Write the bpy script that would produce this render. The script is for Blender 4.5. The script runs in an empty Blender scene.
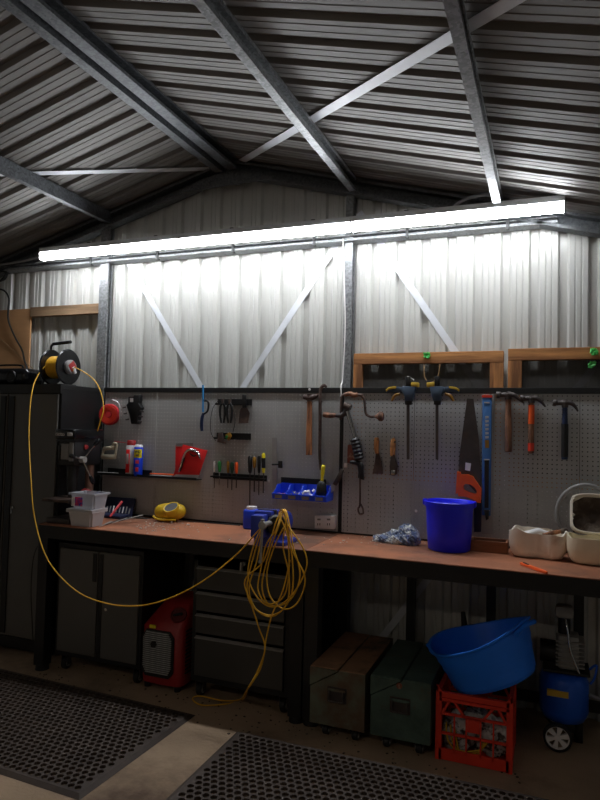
import bpy, bmesh, math, random
from mathutils import Vector as V, Matrix
random.seed(7)
scn = bpy.context.scene
COL = scn.collection
PI = math.pi

# ---------------------------------------------------------------- camera basis
FPX = 640.0
def _basis():
    dx = V((1655, -13, -FPX)).normalized()
    dy = V((250, -34, FPX)).normalized()
    dx = (dx - dy * dx.dot(dy)).normalized()
    dz = dx.cross(dy)
    if dz.y < 0: dz = -dz
    return dx, dy, dz
DX, DY, DZ = _basis()          # world axes in (right, up, forward) coordinates
CAM = V((0, 0, 1.55))
def ray(px, py):
    d = V((px - 300, 400 - py, FPX))
    return V((DX.dot(d), DY.dot(d), DZ.dot(d)))
def on_y(px, py, y):           # where the sight line of a photo pixel meets the plane y
    d = ray(px, py); return CAM + d * ((y - CAM.y) / d.y)
def on_z(px, py, z):
    d = ray(px, py); return CAM + d * ((z - CAM.z) / d.z)
BT, BF, BB = .907, 3.19, 3.80  # bench top height, bench front, bench back
PY = 3.785                     # face of the pegboard

# ---------------------------------------------------------------- materials
def lin(c):
    return tuple(((v / 255) / 12.92 if v / 255 <= .04045 else ((v / 255 + .055) / 1.055) ** 2.4) for v in c)
def mat(name, rgb, rough=.6, metal=0, var=.12, scale=8, bump=0, second=None, seclim=(.45, .6), spec=.5, alpha=1, trans=0, stretch=(1, 1, 1), bscale=None):
    m = bpy.data.materials.new(name); m.use_nodes = True
    nt = m.node_tree; b = nt.nodes['Principled BSDF']
    c = lin(rgb)
    b.inputs['Roughness'].default_value = rough
    b.inputs['Metallic'].default_value = metal
    b.inputs['Specular IOR Level'].default_value = spec
    b.inputs['Transmission Weight'].default_value = trans
    b.inputs['Alpha'].default_value = alpha
    tc = nt.nodes.new('ShaderNodeTexCoord'); mp = nt.nodes.new('ShaderNodeMapping')
    mp.inputs['Scale'].default_value = stretch
    nt.links.new(tc.outputs['Object'], mp.inputs['Vector'])
    n = nt.nodes.new('ShaderNodeTexNoise'); n.inputs['Scale'].default_value = scale; n.inputs['Detail'].default_value = 6
    nt.links.new(mp.outputs[0], n.inputs['Vector'])
    r = nt.nodes.new('ShaderNodeValToRGB')
    lo = tuple(max(0, v * (1 - var)) for v in c); hi = tuple(min(1, v * (1 + var)) for v in c)
    r.color_ramp.elements[0].position = .3; r.color_ramp.elements[0].color = (*lo, 1)
    r.color_ramp.elements[1].position = .7; r.color_ramp.elements[1].color = (*hi, 1)
    nt.links.new(n.outputs['Fac'], r.inputs['Fac'])
    out = r.outputs['Color']
    if second:
        n2 = nt.nodes.new('ShaderNodeTexNoise'); n2.inputs['Scale'].default_value = scale * .6; n2.inputs['Detail'].default_value = 9; n2.inputs['Roughness'].default_value = .65
        mp2 = nt.nodes.new('ShaderNodeMapping'); mp2.inputs['Location'].default_value = (3.1, 1.7, 5.2); mp2.inputs['Scale'].default_value = stretch
        nt.links.new(tc.outputs['Object'], mp2.inputs['Vector']); nt.links.new(mp2.outputs[0], n2.inputs['Vector'])
        r2 = nt.nodes.new('ShaderNodeValToRGB')
        r2.color_ramp.elements[0].position = seclim[0]; r2.color_ramp.elements[1].position = seclim[1]
        nt.links.new(n2.outputs['Fac'], r2.inputs['Fac'])
        mx = nt.nodes.new('ShaderNodeMixRGB'); mx.inputs[2].default_value = (*lin(second), 1)
        nt.links.new(r2.outputs['Color'], mx.inputs[0]); nt.links.new(out, mx.inputs[1]); out = mx.outputs[0]
    nt.links.new(out, b.inputs['Base Color'])
    if bump:
        bp = nt.nodes.new('ShaderNodeBump'); bp.inputs['Strength'].default_value = bump; bp.inputs['Distance'].default_value = .01
        n3 = nt.nodes.new('ShaderNodeTexNoise'); n3.inputs['Scale'].default_value = bscale or scale * 4; n3.inputs['Detail'].default_value = 5
        nt.links.new(mp.outputs[0], n3.inputs['Vector'])
        nt.links.new(n3.outputs['Fac'], bp.inputs['Height']); nt.links.new(bp.outputs[0], b.inputs['Normal'])
    return m
def galv(name, lo, hi, rough=.42):
    m = bpy.data.materials.new(name); m.use_nodes = True
    nt = m.node_tree; b = nt.nodes['Principled BSDF']
    b.inputs['Metallic'].default_value = .35; b.inputs['Roughness'].default_value = rough
    tc = nt.nodes.new('ShaderNodeTexCoord'); v = nt.nodes.new('ShaderNodeTexVoronoi'); v.inputs['Scale'].default_value = 85
    r = nt.nodes.new('ShaderNodeValToRGB'); r.color_ramp.elements[0].color = (*lin(lo), 1); r.color_ramp.elements[1].color = (*lin(hi), 1)
    nt.links.new(tc.outputs['Object'], v.inputs['Vector']); nt.links.new(v.outputs['Color'], r.inputs['Fac'])
    nt.links.new(r.outputs[0], b.inputs['Base Color'])
    return m
def wood(name, a, c2, scale=3, stretch=(1, 12, 12), rough=.7):
    m = mat(name, a, rough, 0, .18, scale, .15, second=c2, seclim=(.42, .62), stretch=stretch)
    return m
def emit(name, rgb, s):
    m = bpy.data.materials.new(name); m.use_nodes = True
    b = m.node_tree.nodes['Principled BSDF']
    b.inputs['Base Color'].default_value = (*lin(rgb), 1)
    b.inputs['Emission Color'].default_value = (*lin(rgb), 1); b.inputs['Emission Strength'].default_value = s
    return m
M = dict(
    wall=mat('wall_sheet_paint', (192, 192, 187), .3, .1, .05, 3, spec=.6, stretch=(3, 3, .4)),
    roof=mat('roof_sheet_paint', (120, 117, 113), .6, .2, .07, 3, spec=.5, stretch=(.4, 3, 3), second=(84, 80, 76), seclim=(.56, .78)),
    concrete=mat('concrete', (158, 134, 108), .85, 0, .22, 2.2, .35, second=(92, 72, 56), seclim=(.5, .68), bscale=60),
    galv=galv('galvanised_steel', (96, 98, 100), (150, 152, 154)),
    galvdark=galv('galvanised_steel_dull', (66, 68, 71), (106, 109, 112), .5),
    strap=mat('bright_zinc_strap', (214, 217, 222), .45, .1, .05, 12),
    peg=mat('pegboard_grey_paint', (172, 173, 172), .5, .1, .05, 4),
    black=mat('black_powder_coat', (16, 16, 17), .5, 0, .2, 12),
    blackgloss=mat('black_gloss_plastic', (16, 16, 19), .25, 0, .2, 12),
    door=mat('charcoal_door_paint', (88, 86, 82), .45, .1, .05, 5),
    drawer=mat('charcoal_drawer_paint', (66, 65, 63), .42, .2, .06, 5),
    top=mat('rusty_worktop', (168, 106, 74), .6, .0, .2, 3.2, .2, second=(106, 74, 58), seclim=(.46, .66)),
    pine=wood('pine_timber', (186, 128, 72), (132, 84, 46), 3, (1.2, 9, 14)),
    pinev=wood('pine_timber_upright', (182, 122, 68), (120, 76, 42), 3, (14, 9, 1.2)),
    oldpine=wood('old_timber', (150, 122, 92), (110, 86, 62), 3, (1.2, 9, 14)),
    ply=mat('plywood', (186, 140, 96), .7, 0, .12, 3, stretch=(1, 1, 4)),
    boxwood=wood('box_wood', (134, 84, 54), (92, 56, 36), 4),
    handle=wood('hammer_handle_wood', (172, 112, 70), (92, 56, 36), 8, (6, 6, 1)),
    oldhandle=wood('worn_handle_wood', (146, 102, 76), (80, 54, 42), 8, (6, 6, 1)),
    rust=mat('rusty_iron', (92, 74, 66), .65, .2, .3, 20, .3, second=(56, 42, 38)),
    steel=mat('worn_steel', (164, 162, 158), .4, .3, .15, 14),
    darksteel=mat('dark_steel', (72, 66, 64), .45, .3, .25, 18, second=(84, 66, 56), seclim=(.5, .7)),
    chrome=mat('chrome', (210, 212, 214), .18, 1, .03, 5),
    rubber=mat('mat_rubber', (64, 52, 44), .72, 0, .25, 6, .2),
    castor=mat('castor_rubber', (20, 20, 20), .55, 0, .2, 12),
    redheat=mat('red_plastic', (150, 30, 30), .45, 0, .08, 6),
    red=mat('red_card', (228, 36, 38), .4, 0, .05, 5),
    redcrate=mat('red_crate_plastic', (226, 58, 34), .5, 0, .1, 6),
    redreel=mat('red_reel_plastic', (206, 46, 52), .45, 0, .12, 30),
    blue=mat('blue_bucket_plastic', (16, 30, 244), .42, 0, .06, 6),
    bluetub=mat('blue_tub_rubber', (28, 124, 250), .5, 0, .06, 6),
    bluebin=mat('blue_bin_plastic', (34, 78, 226), .42, 0, .08, 6),
    bluevise=mat('blue_cast_iron_paint', (48, 66, 172), .42, .1, .15, 14, second=(28, 34, 92), seclim=(.55, .75)),
    bluejug=mat('blue_jug_plastic', (20, 66, 220), .4, 0, .06, 6),
    bluecomp=mat('blue_tank_paint', (28, 92, 206), .35, .1, .08, 6),
    bluecase=mat('navy_case_plastic', (26, 34, 66), .5, 0, .1, 6),
    bluelevel=mat('blue_level_paint', (66, 116, 178), .38, .2, .08, 8),
    slategrip=mat('slate_blue_grip', (58, 74, 92), .5, 0, .12, 8),
    padyellow=mat('dull_yellow_pad', (206, 170, 56), .5, 0, .12, 12),
    ledfill=emit('led_diffuser_rear', (255, 240, 222), 27),  # warm glow of the fill lights added behind the camera
    redshade=mat('recess_shade_red', (96, 20, 22), .6, 0, .1, 8),  # body red darkened to paint the shade of a recess
    rulerpale=mat('pale_ruler_metal', (158, 156, 154), .45, .1, .08, 10),
    bluehandle=mat('blue_grip', (22, 40, 78), .5, 0, .1, 8),
    lightblue=mat('light_blue_frame', (44, 134, 196), .4, 0, .1, 8),
    white=mat('white_plastic', (236, 232, 230), .45, 0, .04, 6),
    offwhite=mat('aged_white_plastic', (238, 228, 212), .5, 0, .08, 5, second=(176, 150, 122), seclim=(.58, .76)),
    cream=mat('cream_plastic', (234, 224, 196), .5, 0, .05, 5),
    soil=mat('dark_residue', (64, 50, 40), .85, 0, .3, 14, .5, second=(120, 108, 94), seclim=(.52, .66)),
    grey=mat('grey_plastic', (132, 130, 128), .5, 0, .08, 6),
    greyalu=mat('cast_aluminium', (150, 148, 143), .5, .2, .12, 12),
    yellow=mat('yellow_plastic', (214, 176, 30), .5, 0, .1, 6, second=(146, 116, 28), seclim=(.58, .78)),
    cord=mat('yellow_cord_sheath', (228, 172, 34), .5, 0, .06, 8),
    brightyellow=mat('bright_yellow_plastic', (232, 214, 30), .4, 0, .05, 8),
    orange=mat('orange_plastic', (250, 96, 32), .42, 0, .06, 8),
    green=mat('green_plastic', (44, 132, 62), .4, 0, .08, 8),
    greentie=mat('green_tie_plastic', (70, 190, 84), .5, 0, .2, 60),
    darkgreen=mat('dark_green_plastic', (26, 62, 42), .4, 0, .08, 8),
    amber=mat('amber_plastic', (150, 108, 28), .35, 0, .08, 8),
    trunk=mat('chipped_green_paint', (104, 110, 92), .6, .1, .25, 9, .3, second=(100, 80, 62), seclim=(.46, .62)),
    trunkdark=mat('dark_green_paint', (76, 96, 86), .55, .1, .25, 12, .3, second=(92, 78, 60), seclim=(.58, .72)),
    trunklid=mat('rusty_brown_paint', (158, 118, 88), .7, .1, .2, 6, .2, second=(66, 66, 54), seclim=(.5, .66)),
    cloth=mat('blue_grey_cloth', (96, 108, 136), .95, 0, .3, 30, .3, second=(196, 198, 196), seclim=(.46, .56)),
    litter=mat('white_shavings', (206, 200, 192), .8, 0, .1, 20),
    paper=mat('paper_label', (196, 192, 190), .6, 0, .05, 20),
    brown=mat('brown_wrapper', (134, 72, 52), .6, 0, .25, 26, second=(186, 150, 126), seclim=(.58, .66)),
    stickerpink=mat('printed_sticker', (206, 40, 92), .5, 0, .2, 90, second=(60, 60, 170), seclim=(.46, .54)),
    bottle=mat('crumpled_clear_plastic', (206, 202, 200), .3, 0, .2, 25, .6, second=(70, 64, 60), seclim=(.5, .56)),
    cable=mat('black_cable', (18, 18, 18), .5, 0, .1, 8),
    conduit=mat('grey_conduit', (140, 142, 146), .5, 0, .05, 8),
    wire=mat('tan_wire', (150, 120, 84), .5, 0, .05, 8),
    bronze=mat('bronze_column', (132, 100, 86), .4, .6, .1, 8),
    housing=mat('light_housing_paint', (206, 208, 210), .5, 0, .03, 6),
    led=emit('led_diffuser', (246, 250, 255), 52),
)
def tubplastic(name, rgb, a):
    m = mat(name, rgb, .35, 0, .04, 6)
    b = m.node_tree.nodes['Principled BSDF']; b.inputs['Alpha'].default_value = a
    return m
M['clear'] = tubplastic('translucent_tub_plastic', (196, 198, 206), .62)
M['frost'] = tubplastic('frosted_tub_plastic', (206, 202, 204), .85)
def screen():
    m = bpy.data.materials.new('dark_fly_screen'); m.use_nodes = True
    b = m.node_tree.nodes['Principled BSDF']
    b.inputs['Base Color'].default_value = (*lin((78, 75, 72)), 1); b.inputs['Roughness'].default_value = .7; b.inputs['Alpha'].default_value = .5
    return m
M['screen'] = screen()

# ---------------------------------------------------------------- mesh builder
class MB:
    def __init__(s): s.b = bmesh.new()
    def _merge(s, t, mtx=None):
        if mtx is not None: bmesh.ops.transform(t, matrix=mtx, verts=t.verts)
        me = bpy.data.meshes.new('tmp'); t.to_mesh(me); t.free(); s.b.from_mesh(me); bpy.data.meshes.remove(me); return s
    def box(s, x0, x1, y0, y1, z0, z1, bev=0, mtx=None, seg=2):
        t = bmesh.new(); bmesh.ops.create_cube(t, size=1)
        bmesh.ops.scale(t, vec=(x1 - x0, y1 - y0, z1 - z0), verts=t.verts)
        bmesh.ops.translate(t, vec=((x0 + x1) / 2, (y0 + y1) / 2, (z0 + z1) / 2), verts=t.verts)
        if bev: bmesh.ops.bevel(t, geom=t.edges[:], offset=bev, segments=seg, affect='EDGES', profile=.5)
        return s._merge(t, mtx)
    def tube(s, pts, r, seg=8, closed=False, sx=1.0):
        pts = [V(p) for p in pts]; n = len(pts)
        rs = r if isinstance(r, (list, tuple)) else [r] * n
        t = bmesh.new(); rings = []; up = None
        for i, p in enumerate(pts):
            a = pts[(i - 1) % n] if (closed or i) else p
            c = pts[(i + 1) % n] if (closed or i < n - 1) else p
            d = (c - a)
            d = d.normalized() if d.length > 1e-9 else V((0, 0, 1))
            if up is None:
                up = V((0, 0, 1)) if abs(d.z) < .9 else V((0, 1, 0))
            u = (up - d * up.dot(d))
            u = u.normalized() if u.length > 1e-6 else d.orthogonal().normalized()
            up = u; w = d.cross(u)
            rings.append([t.verts.new(p + (u * math.cos(k * 2 * PI / seg) + w * sx * math.sin(k * 2 * PI / seg)) * rs[i]) for k in range(seg)])
        m = n if closed else n - 1
        for i in range(m):
            A, B = rings[i], rings[(i + 1) % n]
            for k in range(seg): t.faces.new((A[k], A[(k + 1) % seg], B[(k + 1) % seg], B[k]))
        if not closed:
            t.faces.new(rings[0][::-1]); t.faces.new(rings[-1])
        return s._merge(t)
    def cyl(s, a, b, r, r2=None, seg=20):
        return s.tube([a, b], [r, r if r2 is None else r2], seg)
    def lathe(s, prof, c, axis=(0, 0, 1), seg=28, sx=1.0, sy=1.0, arc=None):
        ax = V(axis).normalized(); u = ax.orthogonal().normalized() if abs(ax.z) < .99 else V((1, 0, 0)); w = ax.cross(u); c = V(c)
        t = bmesh.new(); rings = []
        for r, h in prof:
            if r < 1e-6: rings.append([t.verts.new(c + ax * h)])
            else: rings.append([t.verts.new(c + ax * h + (u * sx * math.cos(k * 2 * PI / seg) + w * sy * math.sin(k * 2 * PI / seg)) * r) for k in range(seg)])
        for A, B in zip(rings, rings[1:]):
            for k in range(seg):
                if len(A) == 1 and len(B) == 1: continue
                if len(A) == 1: t.faces.new((A[0], B[(k + 1) % seg], B[k]))
                elif len(B) == 1: t.faces.new((A[k], A[(k + 1) % seg], B[0]))
                else: t.faces.new((A[k], A[(k + 1) % seg], B[(k + 1) % seg], B[k]))
        return s._merge(t)
    def prism(s, pts, off, bev=0):
        t = bmesh.new(); vs = [t.verts.new(V(p)) for p in pts]; f = t.faces.new(vs)
        r = bmesh.ops.extrude_face_region(t, geom=[f])
        bmesh.ops.translate(t, vec=V(off), verts=[g for g in r['geom'] if isinstance(g, bmesh.types.BMVert)])
        if bev: bmesh.ops.bevel(t, geom=t.edges[:], offset=bev, segments=2, affect='EDGES', profile=.5)
        return s._merge(t)
    def pxp(s, px, y, th, bev=0):                     # a flat-faced solid with its front on the plane y
        return s.prism([on_y(a, b, y) for a, b in px], (0, th, 0), bev)
    def grid(s, rows):
        t = bmesh.new(); R = [[t.verts.new(V(p)) for p in r] for r in rows]
        for A, B in zip(R, R[1:]):
            for i in range(len(A) - 1): t.faces.new((A[i], A[i + 1], B[i + 1], B[i]))
        return s._merge(t)
    def build(s, name, m, parent=None, smooth=35, solid=0):
        bmesh.ops.recalc_face_normals(s.b, faces=s.b.faces)
        me = bpy.data.meshes.new(name); s.b.to_mesh(me); s.b.free()
        if parent is None:
            xs = [v.co for v in me.vertices]
            o0 = V(((min(v.x for v in xs) + max(v.x for v in xs)) / 2, (min(v.y for v in xs) + max(v.y for v in xs)) / 2, min(v.z for v in xs)))
        else:
            o0 = V(parent.get('_o', (0, 0, 0)))
        me.transform(Matrix.Translation(-o0))
        if smooth:
            for p in me.polygons: p.use_smooth = True
            me.set_sharp_from_angle(angle=math.radians(smooth))
        o = bpy.data.objects.new(name, me); COL.objects.link(o)
        me.materials.append(M[m] if isinstance(m, str) else m)
        if solid:
            md = o.modifiers.new('thickness', 'SOLIDIFY'); md.thickness = solid; md.offset = 0
        if parent is None: o.location = o0
        else: o.parent = parent
        o['_o'] = tuple(o0); ALL.append(o)
        return o
ALL = []
def tag(o, label, cat, group=None, kind=None):
    o['label'] = label; o['category'] = cat
    if group: o['group'] = group
    if kind: o['kind'] = kind
    return o
def thing(name, label, cat, loc, group=None):
    o = bpy.data.objects.new(name, None); COL.objects.link(o); o.location = loc; o.empty_display_size = .05
    o['_o'] = tuple(loc); ALL.append(o)
    return tag(o, label, cat, group)
def struct(mb, name, m, **k):
    o = mb.build(name, m, **k); o['kind'] = 'structure'; return o
def copy_tree(o, loc, label=None):
    r = o.copy(); COL.objects.link(r); r.location = loc; ALL.append(r)
    if label: r['label'] = label
    for ch in [c for c in o.children]:
        c = ch.copy(); COL.objects.link(c); c.parent = r; ALL.append(c)
        for g in [g for g in ch.children]:
            d = g.copy(); COL.objects.link(d); d.parent = c; ALL.append(d)
    return r
def spline(pts, n=8, closed=False):
    P = [V(p) for p in pts]; out = []; N = len(P)
    rng = range(N) if closed else range(N - 1)
    for i in rng:
        p0 = P[(i - 1) % N] if (closed or i > 0) else P[0]; p1 = P[i]; p2 = P[(i + 1) % N]
        p3 = P[(i + 2) % N] if (closed or i + 2 < N) else P[-1]
        for k in range(n):
            t = k / n
            out.append(.5 * ((2 * p1) + (p2 - p0) * t + (2 * p0 - 5 * p1 + 4 * p2 - p3) * t * t + (3 * p1 - p0 - 3 * p2 + p3) * t ** 3))
    if not closed: out.append(P[-1])
    return out
def text(s, size, m, parent, origin, ux, uy, name='lettering', depth=.0008, bold=0):
    cu = bpy.data.curves.new('t', 'FONT'); cu.body = s; cu.size = size; cu.extrude = depth; cu.offset = bold; cu.align_x = 'CENTER'; cu.align_y = 'CENTER'
    tmp = bpy.data.objects.new('t', cu); COL.objects.link(tmp)
    bpy.context.view_layer.update()
    me = bpy.data.meshes.new_from_object(tmp.evaluated_get(bpy.context.evaluated_depsgraph_get()))
    bpy.data.objects.remove(tmp)
    ux = V(ux).normalized(); uy = V(uy).normalized(); uz = ux.cross(uy)
    mt = Matrix((ux, uy, uz)).transposed().to_4x4(); mt.translation = V(origin) - V(parent['_o'])
    me.transform(mt); me.materials.clear(); me.materials.append(M[m])
    o = bpy.data.objects.new(name, me); COL.objects.link(o); o.parent = parent; o['_o'] = parent['_o']; ALL.append(o)
    return o

# ================================================================ SETTING
RX, RZ, RS = -2.05, 3.378, .27                     # ridge x, sheet height there, slope
def roofz(x): return RZ - RS * abs(x - RX)
XL, XR, YN, WY = -5.0, 1.35, -2.4, 3.90
struct(MB().box(XL, XR, YN, WY + .1, -.1, 0), 'floor', 'concrete', smooth=0)
PITCH = .157
def profile(t):                                    # distance of the sheet behind its inner pan, over one pitch
    k = [(0, 0), (.012, .026), (.050, .026), (.062, 0), (.088, 0), (.091, .0035), (.097, .0035), (.100, 0), (.120, 0), (.123, .0035), (.129, .0035), (.132, 0)]
    return k
pts = []
x = -2.76 - .031 - 14 * PITCH
while x < XR:
    for a, d in profile(0):
        if XL <= x + a <= XR: pts.append((x + a, d))
    x += PITCH
mb = MB(); mb.grid([[V((a, WY + d, 0)) for a, d in pts], [V((a, WY + d, roofz(a) + .02)) for a, d in pts]])
struct(mb, 'wall_back', 'wall', smooth=0)
RP = .172
def rprof(): return [(0, 0), (.012, .022), (.048, .022), (.060, 0), (.086, 0), (.088, .0022), (.092, .0022), (.094, 0), (.132, 0), (.134, .0022), (.138, .0022), (.140, 0)]
pts = []; y = YN
while y < WY + .1:
    pts += [(y + a, d) for a, d in rprof()]; y += RP
mb = MB()
for sgn, xe in ((-1, XL - .05), (1, XR + .05)):
    mb.grid([[V((RX, b, RZ + d)) for b, d in pts], [V((xe, b, roofz(xe) + d)) for b, d in pts]])
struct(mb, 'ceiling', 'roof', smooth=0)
def sidewall(x, d0, name):
    pts = []; y = YN
    while y < WY:
        pts += [(y + a, d) for a, d in profile(0)]; y += PITCH
    mb = MB(); mb.grid([[V((x + d0 * d, b, 0)) for b, d in pts], [V((x + d0 * d, b, roofz(x) + .02)) for b, d in pts]])
    struct(mb, name, 'wall', smooth=0)
sidewall(XL, -1, 'wall_left'); sidewall(XR, 1, 'wall_right')
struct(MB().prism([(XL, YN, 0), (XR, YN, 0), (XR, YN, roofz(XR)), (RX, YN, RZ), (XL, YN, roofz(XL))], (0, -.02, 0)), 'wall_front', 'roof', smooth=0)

# ---- steel frame
def chan(w, d, t=.003, lip=.015, flip=1):          # C outline, web at 0, opening towards +u
    o = [(0, 0), (w, 0), (w, lip), (w - t, lip), (w - t, t), (t, t), (t, d - t), (w - t, d - t), (w - t, d - lip), (w, d - lip), (w, d), (0, d)]
    return [(flip * a, b) for a, b in o]
def post(x0, w, flip, z1, name_part=None, mb=None):
    return mb.prism([(x0 + a, 3.838 + b, 0) for a, b in chan(w, .055, flip=flip)], (0, 0, z1))
mb = MB(); post(-1.22, .05, 1, 3.035, mb=mb)
tag(mb.build('steel_post', 'galv', smooth=0), 'single galvanised steel post rising behind the pegboard at the middle of the gable wall', 'steel post', 'galvanised wall posts')
mb = MB(); post(-3.095, .03, -1, 2.99, mb=mb); post(-3.094, .045, 1, 3.00, mb=mb)
tag(mb.build('steel_post', 'galv', smooth=0), 'doubled galvanised steel post beside the cord reel, left of the pegboard', 'steel post', 'galvanised wall posts')
def purlin(xc, flip, label, group='roof purlins', w=.042, dz=0.0, y0=YN + .02, m='galv', hh=.085):
    z0 = roofz(xc) - hh - .009 - (RS * w) * 0 + dz
    if abs(xc - RX) > .1: z0 -= RS * w
    mb = MB(); mb.prism([(xc + a, y0, z0 + b) for a, b in chan(w, hh, .004, .018, flip)], (0, 3.79 - y0, 0))
    return tag(mb.build('purlin', m, smooth=0), label, 'purlin', group)
purlin(-1.185, 1, 'galvanised roof purlin that meets the top of the middle steel post')
purlin(-.30, 1, 'galvanised roof purlin above the right end of the strip light')
purlin(-3.01, -1, 'galvanised roof purlin that meets the doubled left steel post', m='galvdark')
purlin(RX - .04, -1, 'left one of the paired ridge purlins along the roof peak', 'paired ridge purlins', .055, m='galvdark', hh=.08)
purlin(RX - .005, 1, 'right one of the paired ridge purlins along the roof peak', 'paired ridge purlins', .07, m='galvdark', hh=.08)
for sg, xe, lab in ((-1, XL, 'galvanised rafter sloping down to the left along the gable wall'), (1, XR, 'galvanised rafter sloping down to the right along the gable wall')):
    mb = MB(); nrm = .10
    a = V((RX, 3.80, 3.268)); b = V((xe, 3.80, 3.268 - RS * abs(xe - RX)))
    o = [(a + V((0, yy, zz))) for yy, zz in [(0, 0), (.085, 0), (.085, .095), (0, .095), (0, .08), (.004, .08), (.004, .09), (.08, .09), (.08, .005), (.004, .005), (.004, .018), (0, .018)]]
    mb.prism(o, b - a)
    tag(mb.build('rafter', 'galvdark', smooth=0), lab, 'rafter', 'gable rafters')
mb = MB(); mb.prism([(-2.42, 3.79, 3.172), (-1.72, 3.79, 3.188), (-1.72, 3.79, 3.205), (-1.97, 3.79, 3.27), (-2.13, 3.79, 3.27), (-2.42, 3.79, 3.19)], (0, .008, 0))
tag(mb.build('apex_plate', 'galvdark', smooth=0), 'small dull steel plate joining the two rafters under the roof peak', 'steel plate')
mb = MB(); mb.prism([(-4.09, 3.80 + b, 2.732 + a) for a, b in [(0, 0), (0, .1), (.036, .1), (.036, 0), (.03, 0), (.03, .003), (.033, .003), (.033, .097), (.003, .097), (.003, .003), (.015, .003), (.015, 0)]], (4.12, 0, 0))
tag(mb.build('tie_beam', 'galv', smooth=0), 'long horizontal galvanised tie beam carrying the strip light', 'steel beam')
def strap(a, b, w, label, grp, y=None, th=.0015, m='strap'):
    a = V(a); b = V(b); d = (b - a).normalized(); n = V((0, 1, 0)) if y is None else y
    s = d.cross(n).normalized() * (w / 2)
    mb = MB(); mb.prism([a - s, b - s, b + s, a + s], n * th)
    return tag(mb.build('brace_strap', m, smooth=0), label, 'metal strap', grp)
G = 'wall bracing straps'
strap((-3.02, 3.8955, 2.89), (-1.18, 3.8955, .26), .042, 'flat zinc strap falling to the right from the doubled left post', G)
strap((-1.20, 3.8975, 2.885), (-3.01, 3.8975, .28), .042, 'flat zinc strap falling to the left from the middle post', G)
strap((-1.15, 3.8955, 2.94), (.67, 3.8955, .25), .042, 'flat zinc strap falling to the right from the middle post', G)
strap((-1.12, 3.8975, 0.04), (.69, 3.8975, 2.58), .042, 'flat zinc strap rising rightwards, seen low under the bench', G)
G = 'roof bracing straps'
nr = V((RS, 0, 1)).normalized()
strap((-1.95, 3.80, roofz(-1.95) - .012), (.19, 1.65, roofz(.19) - .012), .05, 'flat zinc strap running diagonally under the right roof slope', G, y=nr)
nl = V((-RS, 0, 1)).normalized()
strap((-2.2, 3.82, roofz(-2.2) - .012), (-3.7, 2.44, roofz(-3.7) - .012), .045, 'flat zinc strap under the left roof slope', G, y=nl)

# ---- strip lights
GL = 'linked strip lights'
labs = ['glowing strip light at the left end of the run, by the conduit', 'glowing strip light in the middle of the run above the pliers rack', 'glowing strip light at the right end of the run']
LX = [-3.478, -2.297, -1.116, .066]
LY = -.18; LZ = -.058
t0 = None
for i in range(3):
    if i == 0:
        x0, x1 = LX[0], LX[1]
        t = thing('strip_light', labs[0], 'light', ((x0 + x1) / 2, 3.80 + LY, 2.77 + LZ), GL)
        MB().box(x0, x1, 3.775 + LY, 3.84 + LY, 2.838 + LZ, 2.872 + LZ, .003).box(x0, x1, 3.837 + LY, 3.840 + LY, 2.808 + LZ, 2.838 + LZ).build('housing', 'housing', t)  # second box is a back plate added to keep lamp glare off the wall
        d = MB(); o = []
        for k in range(9):
            a = PI + PI * k / 8; o.append((x0 + .006, 3.806 + LY + .030 * math.cos(a), 2.838 + LZ + .052 * math.sin(a)))
        d.prism(o, (x1 - x0 - .012, 0, 0)); d.build('diffuser', 'led', t, smooth=50)
        for xx in (x0, x1 - .006): MB().box(xx, xx + .006, 3.773 + LY, 3.842 + LY, 2.784 + LZ, 2.873 + LZ, .002).build('end_cap', 'housing', t)
        for xx in (x0 + .3, x1 - .3):
            MB().box(xx - .008, xx + .008, 3.79 + LY, 3.80, 2.811, 2.816, .001).box(xx - .008, xx + .008, 3.79, 3.798, 2.72, 2.86, .001).box(xx - .008, xx + .008, 3.79, 3.82, 2.716, 2.722, .001).box(xx - .012, xx + .012, 3.76, 3.80, 2.86, 2.878, .002).build('mounting_bracket', 'black', t)
        t0 = t
    else:
        copy_tree(t0, ((LX[i] + LX[i + 1]) / 2, 3.80 + LY, 2.77 + LZ), labs[i])
for xx, lab in ((-2.6, 'unseen strip light added as fill at the rear of the shed, left of two'), (-.9, 'unseen strip light added as fill at the rear of the shed, right of two')):  # unseen lamps added behind the camera to brighten pegboard, fronts and floor
    r = copy_tree(t0, (xx, -1.0, 2.80), lab); r['group'] = 'added rear fill lights'
    for ch in r.children:
        if ch.name.startswith('diffuser'): ch.data = ch.data.copy(); ch.data.materials[0] = M['ledfill']
def cable(name, pts, r, m, label, cat, n=8, seg=8, closed=False):
    return tag(MB().tube(spline(pts, n, closed) if n > 1 else pts, r, seg, closed).build(name, m, smooth=60), label, cat)
cable('conduit', [(-4.25, 3.77, 2.78), (-4.1, 3.77, 2.77), (-3.75, 3.72, 2.768), (-3.60, 3.66, 2.76), (-3.48, 3.63, 2.755)], .009, 'conduit', 'grey conduit entering the left end of the strip lights', 'conduit')
cable('conduit', [on_y(452, 209, 3.77), on_y(460, 202, 3.76), on_y(472, 197, 3.74), on_y(487, 194.5, 3.7), on_y(499, 197, 3.66)], .011, 'conduit', 'grey conduit arching up to the right roof purlin', 'conduit')
cable('power_cable', [on_y(343, 238, 3.79), on_y(343.5, 258, 3.83), on_y(344.5, 290, 3.83), on_y(345, 330, 3.83), on_y(343, 372, 3.83), on_y(342, 383, 3.82), on_y(341, 386, 3.77), on_y(341, 402, 3.765), on_y(340.6, 416, 3.777)], .004, 'white', 'thin white cable dropping from the strip light down the middle post', 'cable')

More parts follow.
